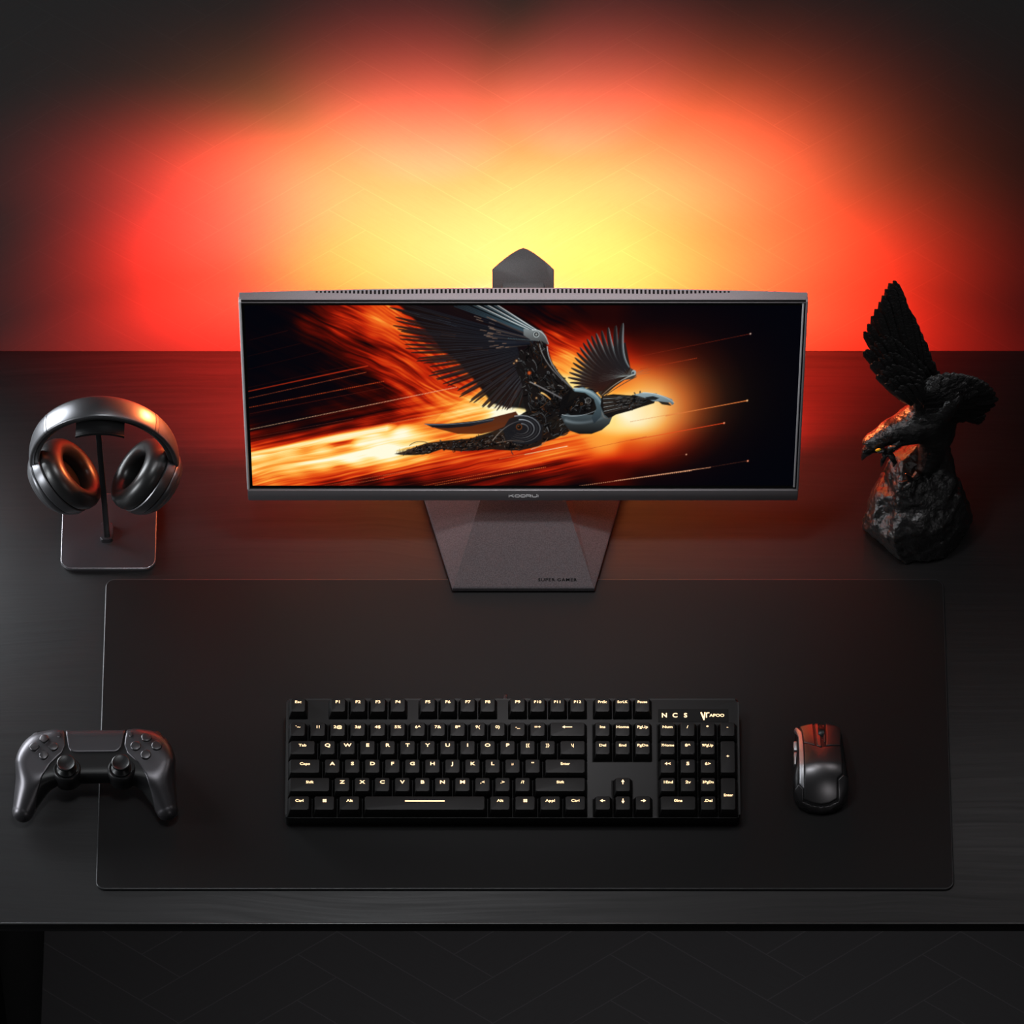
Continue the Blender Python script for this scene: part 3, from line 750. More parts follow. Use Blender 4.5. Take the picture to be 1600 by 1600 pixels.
# maker's lettering
def letters(x0):
    L = []; s = .0036; g = .0010; w = .0046
    x = x0
    L += [[(x, 0), (x, s * .28)], [(x, s * .62), (x, s)], [(x + w * .9, s), (x + .0006, s * .46), (x + w * .32, s * .46)], [(x + w * .45, s * .52), (x + w * .95, 0)]]
    x += w + g
    for _ in range(2):
        L.append([(x + w * .5 + w * .5 * math.cos(a) * abs(math.cos(a)) ** -.35, s * .5 + s * .5 * math.sin(a) * abs(math.sin(a)) ** -.35) for a in [2 * PI * (k + .5) / 20 for k in range(21)]])
        x += w + g
    L += [[(x, 0), (x, s), (x + w * .7, s), (x + w * .92, s * .86), (x + w * .92, s * .58), (x + w * .7, s * .42), (x + w * .2, s * .42)], [(x + w * .5, s * .42), (x + w, 0)]]
    x += w + g
    L += [[(x, s), (x, s * .22), (x + w * .2, 0), (x + w * .75, 0), (x + w * .95, s * .22), (x + w * .95, s * .85)]]
    L += [[(x + w * .95, s * 1.02), (x + w * .95, s * 1.22)]]
    x += w + g
    L += [[(x, 0), (x, s * .82)]]
    return L
ribbons('maker_logo', letters(-.0138), .0008, M_logo, chin, MF @ Matrix.Translation((.0005, -.0036, .0064)) @ Matrix.Rotation(PI / 2, 4, 'X'), .0002)
# stand: plate, faceted rise, neck
def base_mesh():
    o_ = -XM
    bot = [(-.0577, -.094), (.0800, -.094), (.1225, .075), (-.1035, .075)]
    bm = bmesh.new()
    def ring(pts, z, s=1.0): return [bm.verts.new((p[0] + o_, p[1], z)) for p in pts]
    f0 = ring([(-.0563, -.0928), (.0786, -.0928), (.121, .0738), (-.102, .0738)], .0045)
    f1 = ring(bot, .0062); f2 = ring(bot, .0108)
    f3 = ring([(-.0566, -.0927), (.0789, -.0927), (.121, .0738), (-.102, .0738)], .0120)
    top = ring([(-.0185, .028), (.0395, .028), (.0395, .070), (-.0185, .070)], .052)
    bm.faces.new(f0[::-1])
    for a, b_ in ((f0, f1), (f1, f2), (f2, f3), (f3, top)):
        for k in range(4): bm.faces.new((a[k], a[(k + 1) % 4], b_[(k + 1) % 4], b_[k]))
    bm.faces.new(top)
    return bm
bo = bmo('stand_base', base_mesh(), M_base, mon, sharp=12)
for x, y, zt in ((-.04, -.082, .0032), (.06, -.082, .0032), (-.08, .06, .0), (.10, .06, .0)):
    bm = bmesh.new(); r = bmesh.ops.create_cone(bm, cap_ends=True, segments=16, radius1=.006, radius2=.006, depth=.005 - zt)
    for v in r['verts']: v.co += Vector((x - XM, y, (.005 + zt) / 2))
    bmo('rubber_foot', bm, M_black, mon)
sl = math.atan2(.040, .1207)
text('base_lettering', 'SUPER GAMER', .0044, M_print, bo, Matrix.Translation((.0335, -.0865, .01415)) @ Matrix.Rotation(sl, 4, 'X'), sx=1.2, bold=.00006, depth=.00015, spacing=1.15)
# neck column behind the panel with a sloping pointed cap
box('stand_neck', (-.020, .028, .046), (.020, .0405, .349), M_neck, mon, .002)
bm = bmesh.new()
arc = lambda s_: [(s_ * (.0290 * (1 - k / 8)), .0202 + .0202 * (1 - (1 - k / 8) ** 1.35)) for k in range(9)]
bm_prism(bm, [(-.0290, .0), (.0290, .0)] + arc(1) + arc(-1)[::-1][1:], -.007, 0, .0008, 2)
Mn = Matrix.Translation((0, .0300, .3439)) @ Matrix.Rotation(R(37.5), 4, 'X')
for v in bm.verts: v.co = Mn @ v.co
bmo('neck_cap', bm, M_neck, mon)
box('neck_mount', (-.03, .004, .18), (.03, .0315, .27), M_neck, mon, .002)

# ================================================================== headphone stand
hs0 = Vector((-.3926, -.0248, 0))
hst = empty('headphone_stand', hs0, 'dark metal headphone stand with a flat square base', 'headphone stand')
bm = bmesh.new(); bm_prism(bm, rrect(-.4389 - hs0.x, -.0682 - hs0.y, -.3463 - hs0.x, .0183 - hs0.y, .0115, 10), 0, .005, .0009, 3)
bmo('base_plate', bm, M_stand, hst)
rim('polished_edge', -.4391 - hs0.x, -.0684 - hs0.y, -.3461 - hs0.x, .0185 - hs0.y, .0117, [(0, .0030), (0, .0040), (.0003, .0047), (.0008, .00515), (.0011, .00515), (.0011, .0030)], M_edge_dark, hst)
bm = bmesh.new(); bm_prism(bm, rrect(-.4010 - hs0.x, -.0382 - hs0.y, -.3885 - hs0.x, -.0178 - hs0.y, .003, 5), .005, .0105, .0016, 3)
bmo('pole_socket', bm, M_stand, hst)
PX, PY = -.3940 - hs0.x, -.0335 - hs0.y
box('pole', (PX - .0027, PY - .0022, .0055), (PX + .0027, PY + .0022, .1965), M_dark, hst, .0007)
bm = bmesh.new(); rings = []
SADX, SADR = .0232, .050
for k in range(17):
    x = -SADX + 2 * SADX * k / 16; z = .2003 - (SADR - math.sqrt(SADR ** 2 - x * x))
    y0, y1 = -.0375 - hs0.y, .0045 - hs0.y
    lip = .0012
    rings.append([(x, y0, z + lip), (x, y0 + .001, z + lip), (x, y0 + .0022, z), (x, y1 - .0022, z), (x, y1 - .001, z + lip), (x, y1, z + lip), (x, y1, z - .0022), (x, y0, z - .0022)])
bm_loft(bm, rings)
for v in bm.verts: v.co.x += -.3926 - hs0.x
bmo('saddle', bm, M_dark, hst)

# ================================================================== headphones hanging on the stand
HP = Vector((-.3926, -.0130, 0))
hp = empty('headphones', HP, 'black over-ear headphones hanging on the metal stand', 'headphones')
HA, HB, HZ = .0690, .0908, .1185
def band_pt(th, off):
    x, z = HA * math.sin(th), HB * math.cos(th)
    nx, nz = math.sin(th) / HA, math.cos(th) / HB; l = math.hypot(nx, nz)
    return x + nx / l * off, HZ + z + nz / l * off
def band(name, t0, t1, o0, o1, wmul, mat, dome=.0):
    bm = bmesh.new(); rings = []; n = max(4, int(abs(t1 - t0) / 4))
    for k in range(n + 1):
        th = R(t0 + (t1 - t0) * k / n)
        w = (.0118 - .0042 * (abs(th) / R(97)) ** 2) * wmul
        ring = []
        for u, o in ((-1, o0 + .0008), (-.9, o0), (.9, o0), (1, o0 + .0008), (1, o1 - .0015), (.93, o1 - .0006), (.8, o1 - .0001), (.4, o1 + dome), (0, o1 + dome * 1.3), (-.4, o1 + dome), (-.8, o1 - .0001), (-.93, o1 - .0006), (-1, o1 - .0015)):
            x, z = band_pt(th, o); ring.append((x, u * w, z))
        rings.append(ring)
    bm_loft(bm, rings)
    return bmo(name, bm, mat, hp, sharp=50)
band('headband', -46, 46, -.0020, .0028, 1.0, M_hp, .0005)
for sg in (-1, 1):
    band('slider_clip', sg * 46.5, sg * 49.3, -.0022, .0029, 1.01, M_hp, .0005)
    band('slider', sg * 49.8, sg * 96, -.0020, .0027, .99, M_hp, .0005)
band('headband_padding', -94, 94, -.0068, .0005, .86, M_pad)
def cup(sg):
    a, b_ = R(34), R(-12)
    n = Vector((math.cos(a) * math.cos(b_), -math.cos(a) * math.sin(b_), math.sin(a)))
    P = Vector((-.0240, .0, .1000))
    n.x *= -sg; P.x *= -sg
    v = (Vector((0, 0, 1)) - n * n.z).normalized(); u = v.cross(n)
    O = P - n * .0185
    M = Matrix((u, v, n)).transposed().to_4x4(); M.translation = O
    su, sv = .90, 1.05
    e = lathe('ear_cup', [(0, -.0105), (.0345, -.0105), (.0352, -.0098), (.0385, -.0098), (.0392, -.0088), (.0394, -.0010), (.0386, -.0002), (.036, 0), (.030, .001), (0, .001)], M_hp, hp, 64, su, sv, M)
    lathe('outer_cap', [(0, -.0285), (.012, -.0280), (.022, -.0258), (.029, -.0225), (.0315, -.0200), (.0318, -.0194), (.0330, -.0190), (.0362, -.0155), (.0374, -.0125), (.0370, -.0112), (.034, -.0105), (0, -.0105)], M_hp, e, 64, su, sv, M)
    lathe('ear_pad', [(.0365, .0000), (.0388, .0012), (.0402, .0050), (.0398, .0100), (.0372, .0148), (.0335, .0175), (.0295, .0185), (.0255, .0176), (.0222, .0150), (.0205, .0110), (.0205, .0060), (.0215, .0020)], M_pad, e, 64, su, sv, M, closed=True)
    lathe('driver_cloth', [(0, .0028), (.0225, .0022), (.0225, .0010), (0, .0010)], M_black, e, 48, su, sv, M)
    lathe('jack_ring', [(.0024, -.0004), (.0030, -.0004), (.0030, .0006), (.0024, .0006)], M_rim, e, 20, 1, 1,
          M @ Matrix.Translation((0, -.0402, -.0070)) @ Matrix.Rotation(PI / 2, 4, 'X'), closed=True)
    # yoke from the band end onto the cup
    bm = bmesh.new(); rings = []
    ex, ez = band_pt(R(sg * 96), .0004)
    q0 = Vector((ex, 0, ez + .001)); q2 = O + n * -.0145 + v * .012; q1 = Vector((ex + sg * .0010, 0, ez - .012))
    for k in range(9):
        t_ = k / 8; p = q0 * (1 - t_) ** 2 + q1 * (2 * t_ * (1 - t_)) + q2 * t_ * t_
        w = .0076 + .0085 * t_; h = .0026 - .0004 * t_
        d = Vector((1, 0, 0)).lerp(n * -sg, t_).normalized(); y_ = Vector((0, 1, 0)).lerp(u * (1 if u.y > 0 else -1), t_).normalized()
        rings.append([p + y_ * (w * cu) + d * (h * cv) for cu, cv in ((-1, -.6), (-.85, -1), (.85, -1), (1, -.6), (1, .6), (.85, 1), (-.85, 1), (-1, .6))])
    bm_loft(bm, rings); bmo('yoke', bm, M_hp, e, sharp=50)
cup(-1); cup(1)

# ================================================================== eagle sculpture
ER = Vector((.3955, -.0180, 0))
eg = empty('eagle_statue', ER, 'glossy black statue of an eagle swooping over a rock', 'statue')
EM = Matrix.Translation(-ER)
planes = [((.75, -.55, .36), .0450), ((.30, -.70, .64), .0420), ((-.30, -.80, .52), .0455), ((.95, .1, .28), .0470), ((-.85, -.3, .42), .0470), ((.62, -.2, .76), .060), ((-.6, .2, .78), .074),
          ((.1, -.99, .05), .0395), ((-.7, -.7, .1), .0470), ((.75, -.66, -.05), .0440), ((.1, -.86, .5), .0430), ((-.98, .0, .1), .0515), ((.55, -.78, .28), .0415), ((.0, -.62, .78), .0560), ((.85, -.3, -.3), .0520)]
def hull(P, c, r, n, seed, lo=.86, hi=1.0):
    rg = random.Random(seed); f = None
    for k in range(n):
        z = 1 - 2 * (k + .5) / n; a = k * 2.39996 + rg.uniform(-.5, .5); s_ = math.sqrt(1 - z * z)
        v = np.array((s_ * math.cos(a), s_ * math.sin(a), z))
        d = math.sqrt(sum((v[i] * r[i]) ** 2 for i in range(3))) * rg.uniform(lo, hi)
        g = sum((P[i] - c[i]) * v[i] for i in range(3)) - d
        f = g if f is None else np.maximum(f, g)
    return f
def f_rock(X, Y, Z):
    P = (X, Y, Z)
    f = smin(hull(P, (.3955, -.018, .026), (.0570, .0450, .0540), 34, 7), hull(P, (.3965, -.007, .078), (.0370, .0320, .0420), 26, 3), .006)
    f = smin(f, s_ell(P, (.3760, -.012, .104), (.0170, .0170, .0200)), .010)
    f = smin(f, s_cone(P, (.4150, .006, .09), (.4180, .010, .135), .018, .013), .012)
    for n, d in planes:
        n = np.array(n) / np.linalg.norm(n)
        f = smax(f, (X - .3955) * n[0] + (Y + .018) * n[1] + (Z - .030) * n[2] - d, .0010)
    f = smax(f, -s_ell(P, (.3500, -.0620, .0740), (.0250, .0440, .0440)), .0010)
    f = smax(f, -s_ell(P, (.3600, -.0740, .0200), (.0200, .0180, .0260)), .0012)
    wx = X + .012 * fbm(X * 30, Y * 30, Z * 30, 4, 2); wz = Z + .012 * fbm(X * 30, Y * 30, Z * 30, 8, 2)
    f1, f2 = worley(wx * 34, Y * 34, wz * 30, 3)
    f = f + .0016 * np.clip(.35 - (f2 - f1), 0, 1) - .0016 * (fbm(X * 90, Y * 90, Z * 90, 2, 3) - .5) * 2 - .0015 * (fbm(X * 240, Y * 240, Z * 240, 6, 3) - .5) * 2
    return np.maximum(f, -Z)
sdf('rock_base', f_rock, (.330, -.075, -.0016), (.462, .050, .152), .0014, M_rock, eg, EM)
body_c = [((1458, 664, .002), .0185), ((1425, 662, -.006), .0165), ((1392, 674, -.014), .0110), ((1366, 690, -.020), .0092)]
def wp(p): return tuple(at(*p))
def f_body(X, Y, Z):
    P = (X, Y, Z); f = None
    for (a, ra), (b_, rb) in zip(body_c[:-1], body_c[1:]):
        c = s_cone(P, wp(a), wp(b_), ra, rb); f = c if f is None else smin(f, c, .004)
    f = smin(f, s_ell(P, wp((1362, 693, -.022)), (.0092, .0085, .0085)), .003)
    f = smin(f, s_cone(P, wp((1462, 660, .003)), wp((1484, 640, .012)), .0200, .0120), .008)          # rump
    f = smin(f, s_cone(P, wp((1450, 650, .000)), wp((1434, 606, .004)), .0160, .0085), .008)          # raised shoulder
    f = smin(f, s_cone(P, wp((1455, 655, -.004)), wp((1492, 622, -.002)), .0150, .0080), .008)        # second shoulder
    f = smin(f, s_cone(P, wp((1462, 680, -.002)), wp((1452, 724, -.010)), .0170, .0105), .008)        # thigh
    f = smin(f, s_cone(P, wp((1452, 722, -.012)), wp((1430, 746, -.016)), .0085, .0036), .004)
    f = smin(f, s_cone(P, wp((1428, 676, -.012)), wp((1404, 690, -.020)), .0105, .0050), .006)        # front thigh
    s = (fbm(X * 130, Y * 130, Z * 260, 3, 3) - .5)
    f1, f2 = worley(X * 150, Y * 150, Z * 110, 5)
    return f - .0016 * s - .0011 * (f2 - f1)
sdf('eagle_body', f_body, (.330, -.050, .095), (.445, .040, .235), .00115, M_statue, eg, EM)
def tube(bm, pts, rs): bm_tube(bm, [at(*p) - ER for p in pts], rs, 10)
bm = bmesh.new()
tube(bm, [(1358, 698, -.028), (1353, 705, -.030), (1349, 713, -.030), (1347, 719, -.029)], [.0050, .0042, .0027, .0006])
tube(bm, [(1362, 703, -.028), (1357, 708, -.029), (1353, 713, -.029)], [.0035, .0026, .0008])
bmo('beak', bm, M_statue, eg)
for sx, sy in ((1372, 703),):
    bm = bmesh.new(); bmesh.ops.create_uvsphere(bm, u_segments=20, v_segments=12, radius=1)
    c = at(sx, sy, -.0325) - ER
    for v in bm.verts: v.co = c + Matrix.Rotation(R(-28), 3, 'Y') @ Vector((v.co.x * .0030, v.co.y * .0014, v.co.z * .0017))
    bmo('eye', bm, M_eye, eg)
def leg(knee, foot, toes):
    bm = bmesh.new(); tube(bm, [knee, tuple((a + b_) / 2 for a, b_ in zip(knee, foot)), foot], [.0050, .0038, .0034])
    l = bmo('leg', bm, M_statue, eg)
    for t_ in toes:
        bm = bmesh.new(); n = len(t_)
        tube(bm, [foot] + t_, [.0034, .0030, .0024, .0007][:n + 1] if n == 3 else [.0034, .0026, .0007])
        bmo('talon', bm, M_statue, l)
leg((1408, 688, -.022), (1388, 706, -.028), [[(1382, 712, -.031), (1379, 720, -.031), (1377, 729, -.029)], [(1395, 716, -.032), (1398, 722, -.033), (1396, 729, -.031)], [(1378, 704, -.032), (1372, 708, -.033)], [(1391, 700, -.034), (1400, 697, -.034)]])
leg((1436, 740, -.020), (1424, 752, -.025), [[(1416, 754, -.030), (1409, 755, -.032), (1403, 753, -.031)], [(1420, 757, -.032), (1414, 762, -.035), (1410, 766, -.035)], [(1426, 757, -.032), (1424, 764, -.035)], [(1420, 746, -.028), (1415, 740, -.028)]])
def feather(bm, p0, p1, w, thick, out, bend=0.0, n=9):
    """a lens-section blade from p0 to p1 facing `out`"""
    d = p1 - p0; L = d.length; d.normalize(); s_ = d.cross(out).normalized(); o = s_.cross(d)
    rings = []
    for k in range(n + 1):
        t_ = (k / n) ** .75
        ww = w * (.6 + .4 * min(1, t_ * 2.2)) * (1 if t_ < .88 else math.sqrt(max(0, 1 - ((t_ - .88) / .12) ** 2)) * .7 + .3)
        th = thick * (1 - .45 * t_)
        c = p0 + d * (L * t_) + o * (bend * math.sin(PI * t_ * .9))
        rings.append([c - s_ * ww / 2, c - s_ * ww * .25 + o * th * .75, c + o * th * 1.25, c + s_ * ww * .25 + o * th * .75, c + s_ * ww / 2, c - o * th * .5])
    bm_loft(bm, rings)
def wing(name, rows, yf, mat, out):
    bm = bmesh.new(); rg = random.Random(hash(name) % 1 + 4)
    for r, (roots, tips, w, th) in enumerate(rows):
        n = len(tips)
        for i, tp in enumerate(tips):
            k = i / max(1, n - 1); f = k * (len(roots) - 1); j = min(int(f), len(roots) - 2); f -= j
            rt = [roots[j][m] * (1 - f) + roots[j + 1][m] * f for m in range(2)]
            front = -.0030 * r - .0006 * (i % 2) - .0010 * rg.random()
            p0 = at(rt[0], rt[1], yf(*rt) + front) - ER; p1 = at(tp[0], tp[1], yf(*tp) + front * 1.15) - ER
            feather(bm, p0, p1, w * (.92 + .16 * rg.random()), th, Vector(out), .0012 if r else .002)
    return bmo(name, bm, mat, eg, sharp=28)
wing('raised_wing', [
    ([(1408, 612), (1432, 606), (1466, 596)], [(1351, 517), (1357, 505), (1363, 493), (1369, 482), (1375, 471), (1380, 461), (1385, 451), (1391, 442), (1398, 438), (1403, 443), (1406, 452), (1409, 464), (1415, 475), (1422, 487), (1428, 500), (1434, 514), (1440, 529), (1446, 545), (1453, 562), (1460, 578)], .0100, .0015),
    ([(1410, 616), (1432, 610), (1458, 604)], [(1350, 548), (1354, 545), (1361, 540), (1368, 533), (1376, 527), (1384, 523), (1392, 525), (1400, 530), (1407, 536), (1414, 543), (1422, 551), (1431, 560), (1440, 570)], .0094, .0018),
    ([(1412, 620), (1432, 614), (1452, 610)], [(1361, 568), (1366, 564), (1374, 558), (1382, 553), (1390, 550), (1398, 551), (1406, 555), (1414, 561), (1423, 567), (1433, 575)], .0094, .0018),
    ([(1414, 624), (1432, 618), (1448, 614)], [(1371, 585), (1378, 578), (1386, 572), (1395, 569), (1404, 570), (1413, 574), (1423, 580), (1434, 586)], .0094, .0018),
    ([(1418, 628), (1432, 622), (1446, 618)], [(1384, 598), (1391, 591), (1400, 587), (1410, 586), (1421, 588), (1433, 592)], .0098, .0018),
    ([(1424, 632), (1436, 628), (1446, 624)], [(1399, 610), (1408, 602), (1419, 599), (1431, 599)], .0100, .0018)],
    lambda x, y: .006 + (600 - y) * .00026 + (x - 1410) * .00012, M_statue, (-.25, -.9, .35))
wing('lowered_wing', [
    ([(1438, 606), (1436, 618), (1450, 642)], [(1462, 590), (1474, 587), (1486, 585), (1498, 586), (1509, 587), (1519, 590), (1528, 592), (1537, 597), (1544, 601), (1551, 608), (1555, 615), (1559, 624), (1554, 633), (1546, 640), (1537, 646), (1526, 651), (1513, 654), (1500, 657)], .0098, .0016),
    ([(1436, 612), (1438, 624), (1452, 646)], [(1470, 594), (1484, 593), (1498, 595), (1510, 599), (1520, 605), (1527, 612), (1530, 620), (1528, 630), (1520, 638), (1510, 645), (1498, 651)], .0104, .0018),
    ([(1436, 618), (1440, 630), (1456, 652)], [(1468, 602), (1480, 603), (1490, 607), (1498, 614), (1502, 622), (1500, 632), (1494, 642), (1486, 652)], .0110, .0018)],
    lambda x, y: -.004 + (x - 1440) * .00018, M_statue, (.1, -.75, .65))
wing('tail', [([(1480, 640), (1496, 646)], [(1540, 650), (1538, 655), (1534, 659), (1526, 657), (1518, 653)], .0080, .0016)], lambda x, y: .022, M_statue, (.1, -.7, .7))

# ================================================================== game controller
GC = Vector((-.3962, -.3085, .0018))
gc = empty('game_controller', GC, 'dark grey wireless game controller lying half on the mat', 'game controller')
gc.rotation_euler = (0, R(-1.2), 0)
mmS = Matrix.Scale(.001, 4)
def f_pad(X, Y, Z):
    P = (np.abs(X), Y, Z)
    f = s_rbox(P, (0, 13, 29.5), (46, 26, 12.5), 11)
    f = smin(f, s_ell(P, (47, 13, 30), (26, 27, 14.5)), 9)
    f = smin(f, s_cone(P, (54, 2, 26), (68.5, -36, 13.5), 20.5, 9.5), 10)
    f = smax(f, (Z - 41.2 - .10 * (Y - 13)), 5)
    return f
def surf_at(f, x, y, z0=-5, z1=60):
    zs = np.linspace(z1, z0, 1400); v = f(np.full_like(zs, x), np.full_like(zs, y), zs)
    i = int(np.argmax(v < 0)); z = zs[i]; e = .6
    g = [float(f(np.array([x + a]), np.array([y + b_]), np.array([z + c]))[0] - f(np.array([x - a]), np.array([y - b_]), np.array([z - c]))[0]) for a, b_, c in ((e, 0, 0), (0, e, 0), (0, 0, e))]
    n = Vector(g).normalized(); t_ = (Vector((1, 0, 0)) - n * n.x).normalized(); bt = n.cross(t_)
    M = Matrix((t_, bt, n)).transposed().to_4x4(); M.translation = (x, y, z)
    return M
def frustum_btn(name, mat, parent, M, pts, h, bev, cap=0):
    bm = bmesh.new(); bm_prism(bm, pts, -1.5, h, bev, 3, M)
    for v in bm.verts: v.co *= .001
    return bmo(name, bm, mat, parent)
sdf('body', f_pad, (-86, -56, 0), (86, 50, 48), 1.25, M_dark, gc, mmS)
regL = [(-30.5, 60), (-30.0, 38), (-28.0, 20), (-31, 11), (-41, 1), (-49, -12), (-54, -26), (-59, -44), (-61, -60), (-95, -60), (-95, 60)]
def f_shell(sg):
    def f(X, Y, Z):
        return smax(smax(f_pad(X, Y, Z) - 1.1, s_poly(X * sg, Y, regL), .8), 17 + .26 * Y - Z, .8)
    return f
for sg in (1, -1):
    lo, hi = ((-86, -56, 4), (-26, 50, 50)) if sg == 1 else ((26, -56, 4), (86, 50, 50))
    sdf('grip_shell', f_shell(sg), lo, hi, 1.0, M_pad_shell, gc, mmS)
tp = [(-28.6, 60), (28.6, 60), (28.6, 38), (25.5, 18), (23, 13.5), (19, 12), (-19, 12), (-23, 13.5), (-25.5, 18), (-28.6, 38)]
sdf('touchpad', lambda X, Y, Z: smax(smax(f_pad(X, Y, Z) - 1.3, s_poly(X, Y, tp), .8), 30 - Z, .8), (-32, 6, 26), (32, 50, 48), 1.0, M_pad_shell, gc, mmS)
circ = lambda r, n=28: [(r * math.cos(2 * PI * k / n), r * math.sin(2 * PI * k / n)) for k in range(n)]
drop = [(4.6 * math.cos(a) * (1 - .10 * math.sin(a)), 4.9 * math.sin(a)) for a in [2 * PI * k / 28 for k in range(28)]]
drop = [(x * (1 if y > -1 else max(.35, 1 + (y + 1) * .16)), y) for x, y in drop]
for k in range(4):
    a = PI / 2 * k
    M = surf_at(f_pad, -48.3 + 9.0 * math.cos(a), 17.5 + 8.6 * math.sin(a)) @ Matrix.Rotation(a - PI / 2, 4, 'Z')
    frustum_btn('direction_button', M_btn, gc, M, drop, 3.4, 1.1)
    M = surf_at(f_pad, 49.0 + 9.9 * math.cos(a), 17.5 + 9.2 * math.sin(a))
    frustum_btn('face_button', M_btn, gc, M, circ(5.1), 3.2, 1.2)
for sx in (-34.2, 34.2):
    frustum_btn('option_button', M_btn, gc, surf_at(f_pad, sx, 30.5), rrect(-1.5, -3.2, 1.5, 3.2, 1.4, 6), 1.9, .6)
for sx in (-26.0, 26.0):
    M = mmS @ Matrix.Translation((sx, -5.0, 0))
    st = lathe('thumbstick', [(0, 40), (8.3, 39.5), (9.5, 41.0), (6.2, 44), (4.8, 46.5), (5.0, 48.2), (8.4, 49.2), (9.0, 50.2), (8.7, 51.6), (8.0, 52.0), (6.2, 51.2), (0, 50.9)], M_dark, gc, 40, 1, 1, M)
    lathe('stick_well', [(0, 22), (13.6, 22), (14.0, 36), (13.2, 39.2), (12.0, 40.4), (10.8, 40.2), (10.0, 38.4), (0, 38)], M_dark, gc, 40, 1, 1, M)
for sg in (-1, 1):
    bm = bmesh.new(); bm_prism(bm, rrect(sg * 47 - 16, 28, sg * 47 + 16, 43, 7, 6), 14, 30, 3, 3)
    for v in bm.verts: v.co *= .001
    bmo('shoulder_button', bm, M_dark, gc)

# ================================================================== keyboard
KB = Vector((.0006, -.3535, .0032))
kb = empty('keyboard', KB, 'black full size keyboard with lit amber legends on the mat', 'keyboard')
kb.rotation_euler = (R(7), 0, 0)
KW = .2163
bm = bmesh.new()
bm_prism(bm, rrect(-KW, 0, KW, .1235, .0035, 5), 0, .0180, .0022, 3)
case = bmo('case', bm, M_case, kb)
bm = bmesh.new()
for x0, x1, y0, y1 in ((-.2140, .0705, .0004, .0965), (-.2140, .2140, .0, .0), (.0758, .1325, .0004, .0195), (.0940, .1145, .0194, .0386), (.0758, .1325, .0574, .0965), (.1374, .2145, .0004, .0965)):
    if x1 - x0 > .005 and y1 - y0 > .005: bm_box(bm, (x0, y0, .0170), (x1, y1, .0182))
bmo('switch_plate', bm, M_black, kb, smooth=False)
for x in (-.18, .18):
    box('foot', (x - .012, .104, -.0125), (x + .012, .110, .001), M_dark, kb, .0008)
U = .01905
def key_mesh(wu, hu):
    w = wu * U - .0008; d = hu * U - .0008
    tw, td = w - .0052, d - .0046; sh = .0011; h = .0105; rings = []
    def rr(cx, cy, a, b_, z, r):
        return [(p[0], p[1], z) for p in rrect(cx - a / 2, cy - b_ / 2, cx + a / 2, cy + b_ / 2, r, 4)]
    bm = bmesh.new()
    rings = [rr(0, 0, w, d, 0, .0007), rr(0, 0, w, d, .0010, .0008), rr(0, sh * .9, tw + .0007, td + .0007, h - .0007, .0016), rr(0, sh, tw, td, h - .0001, .0016), rr(0, sh, tw - .0012, td - .0012, h, .0014)]
    bm_loft(bm, rings)
    for v in bm.verts:
        if v.co.z > .009: v.co.z += v.co.y * -.03
    me = bpy.data.meshes.new('key'); bmesh.ops.recalc_face_normals(bm, faces=bm.faces); bm.to_mesh(me); bm.free()
    me.materials.append(M_key); me.polygons.foreach_set('use_smooth', [True] * len(me.polygons)); me.set_sharp_from_angle(angle=R(40))
    return me
KM = {}
X00 = -22.5 * U / 2
ROWY = [.0098, .0289, .0479, .0670, .0860, .1112]
def arrow(dx, dy, s=.0021):
    n = Vector((-dy, dx)); d = Vector((dx, dy)); t_ = d * s
    return [[(-t_.x, -t_.y), (t_.x * .7, t_.y * .7)], [tuple(t_ * .1 + n * s * .55), tuple(t_), tuple(t_ * .1 - n * s * .55)]]
def key(x, row, lab, wu=1.0, hu=1.0):
    if (wu, hu) not in KM: KM[(wu, hu)] = key_mesh(wu, hu)
    o = link(bpy.data.objects.new('key', KM[(wu, hu)]), kb)
    cy = ROWY[row] + (hu - 1) * U / 2
    o.location = (X00 + (x + wu / 2) * U, cy, .0182)
    ly = {5: .0042}.get(row, .0034)
    if hu > 1: ly = .0016 if lab == '+' else -.0005
    M = Matrix.Translation((0, ly, .01062 - ly * .03))
    if lab == 'SPACE':
        ribbons('legend', [[(-.0188, -.0003), (.0188, -.0003)]], .0013, M_glowkey, o, M, .00012)
    elif lab == 'WIN':
        ribbons('legend', [([(-.0018 + i * .0019 + .00095, -.0014 + j * .0016 + .0), (-.0018 + i * .0019 + .00095, -.0014 + j * .0016 + .00135)], .0016) for i in (0, 1) for j in (0, 1)], .0016, M_glowkey, o, M, .00012)
    elif lab in ('UP', 'DOWN', 'LEFT', 'RIGHT'):
        ribbons('legend', arrow(*{'UP': (0, 1), 'DOWN': (0, -1), 'LEFT': (-1, 0), 'RIGHT': (1, 0)}[lab]), .0008, M_glowkey, o, M, .00012)
    elif lab == 'BACK':
        ribbons('legend', [[(-.0040, 0), (.0044, 0)], [(-.0026, .0011), (-.0044, 0), (-.0026, -.0011)]], .0007, M_glowkey, o, M, .00012)
    else:
        big = len(lab) == 1 and lab.isalnum()
        sz = .0046 if big else (.0040 if len(lab) <= 2 else .0036)
        text('legend', lab, sz, M_glowkey, o, M, sx=1.45 if big else (1.35 if len(lab) <= 4 else 1.12), bold=.00011 if big else .00006, depth=.00006)
def rowkeys(row, x, seq):
    for it in seq:
        if isinstance(it, (int, float)): x += it; continue
        lab, w = it if isinstance(it, tuple) else (it, 1.0)
        key(x, row, lab, w); x += w
rowkeys(5, 0, ['Esc', 1, 'F1', 'F2', 'F3', 'F4', .5, 'F5', 'F6', 'F7', 'F8', .5, 'F9', 'F10', 'F11', 'F12', .25, 'PrtSc', 'ScrLK', 'Pause'])
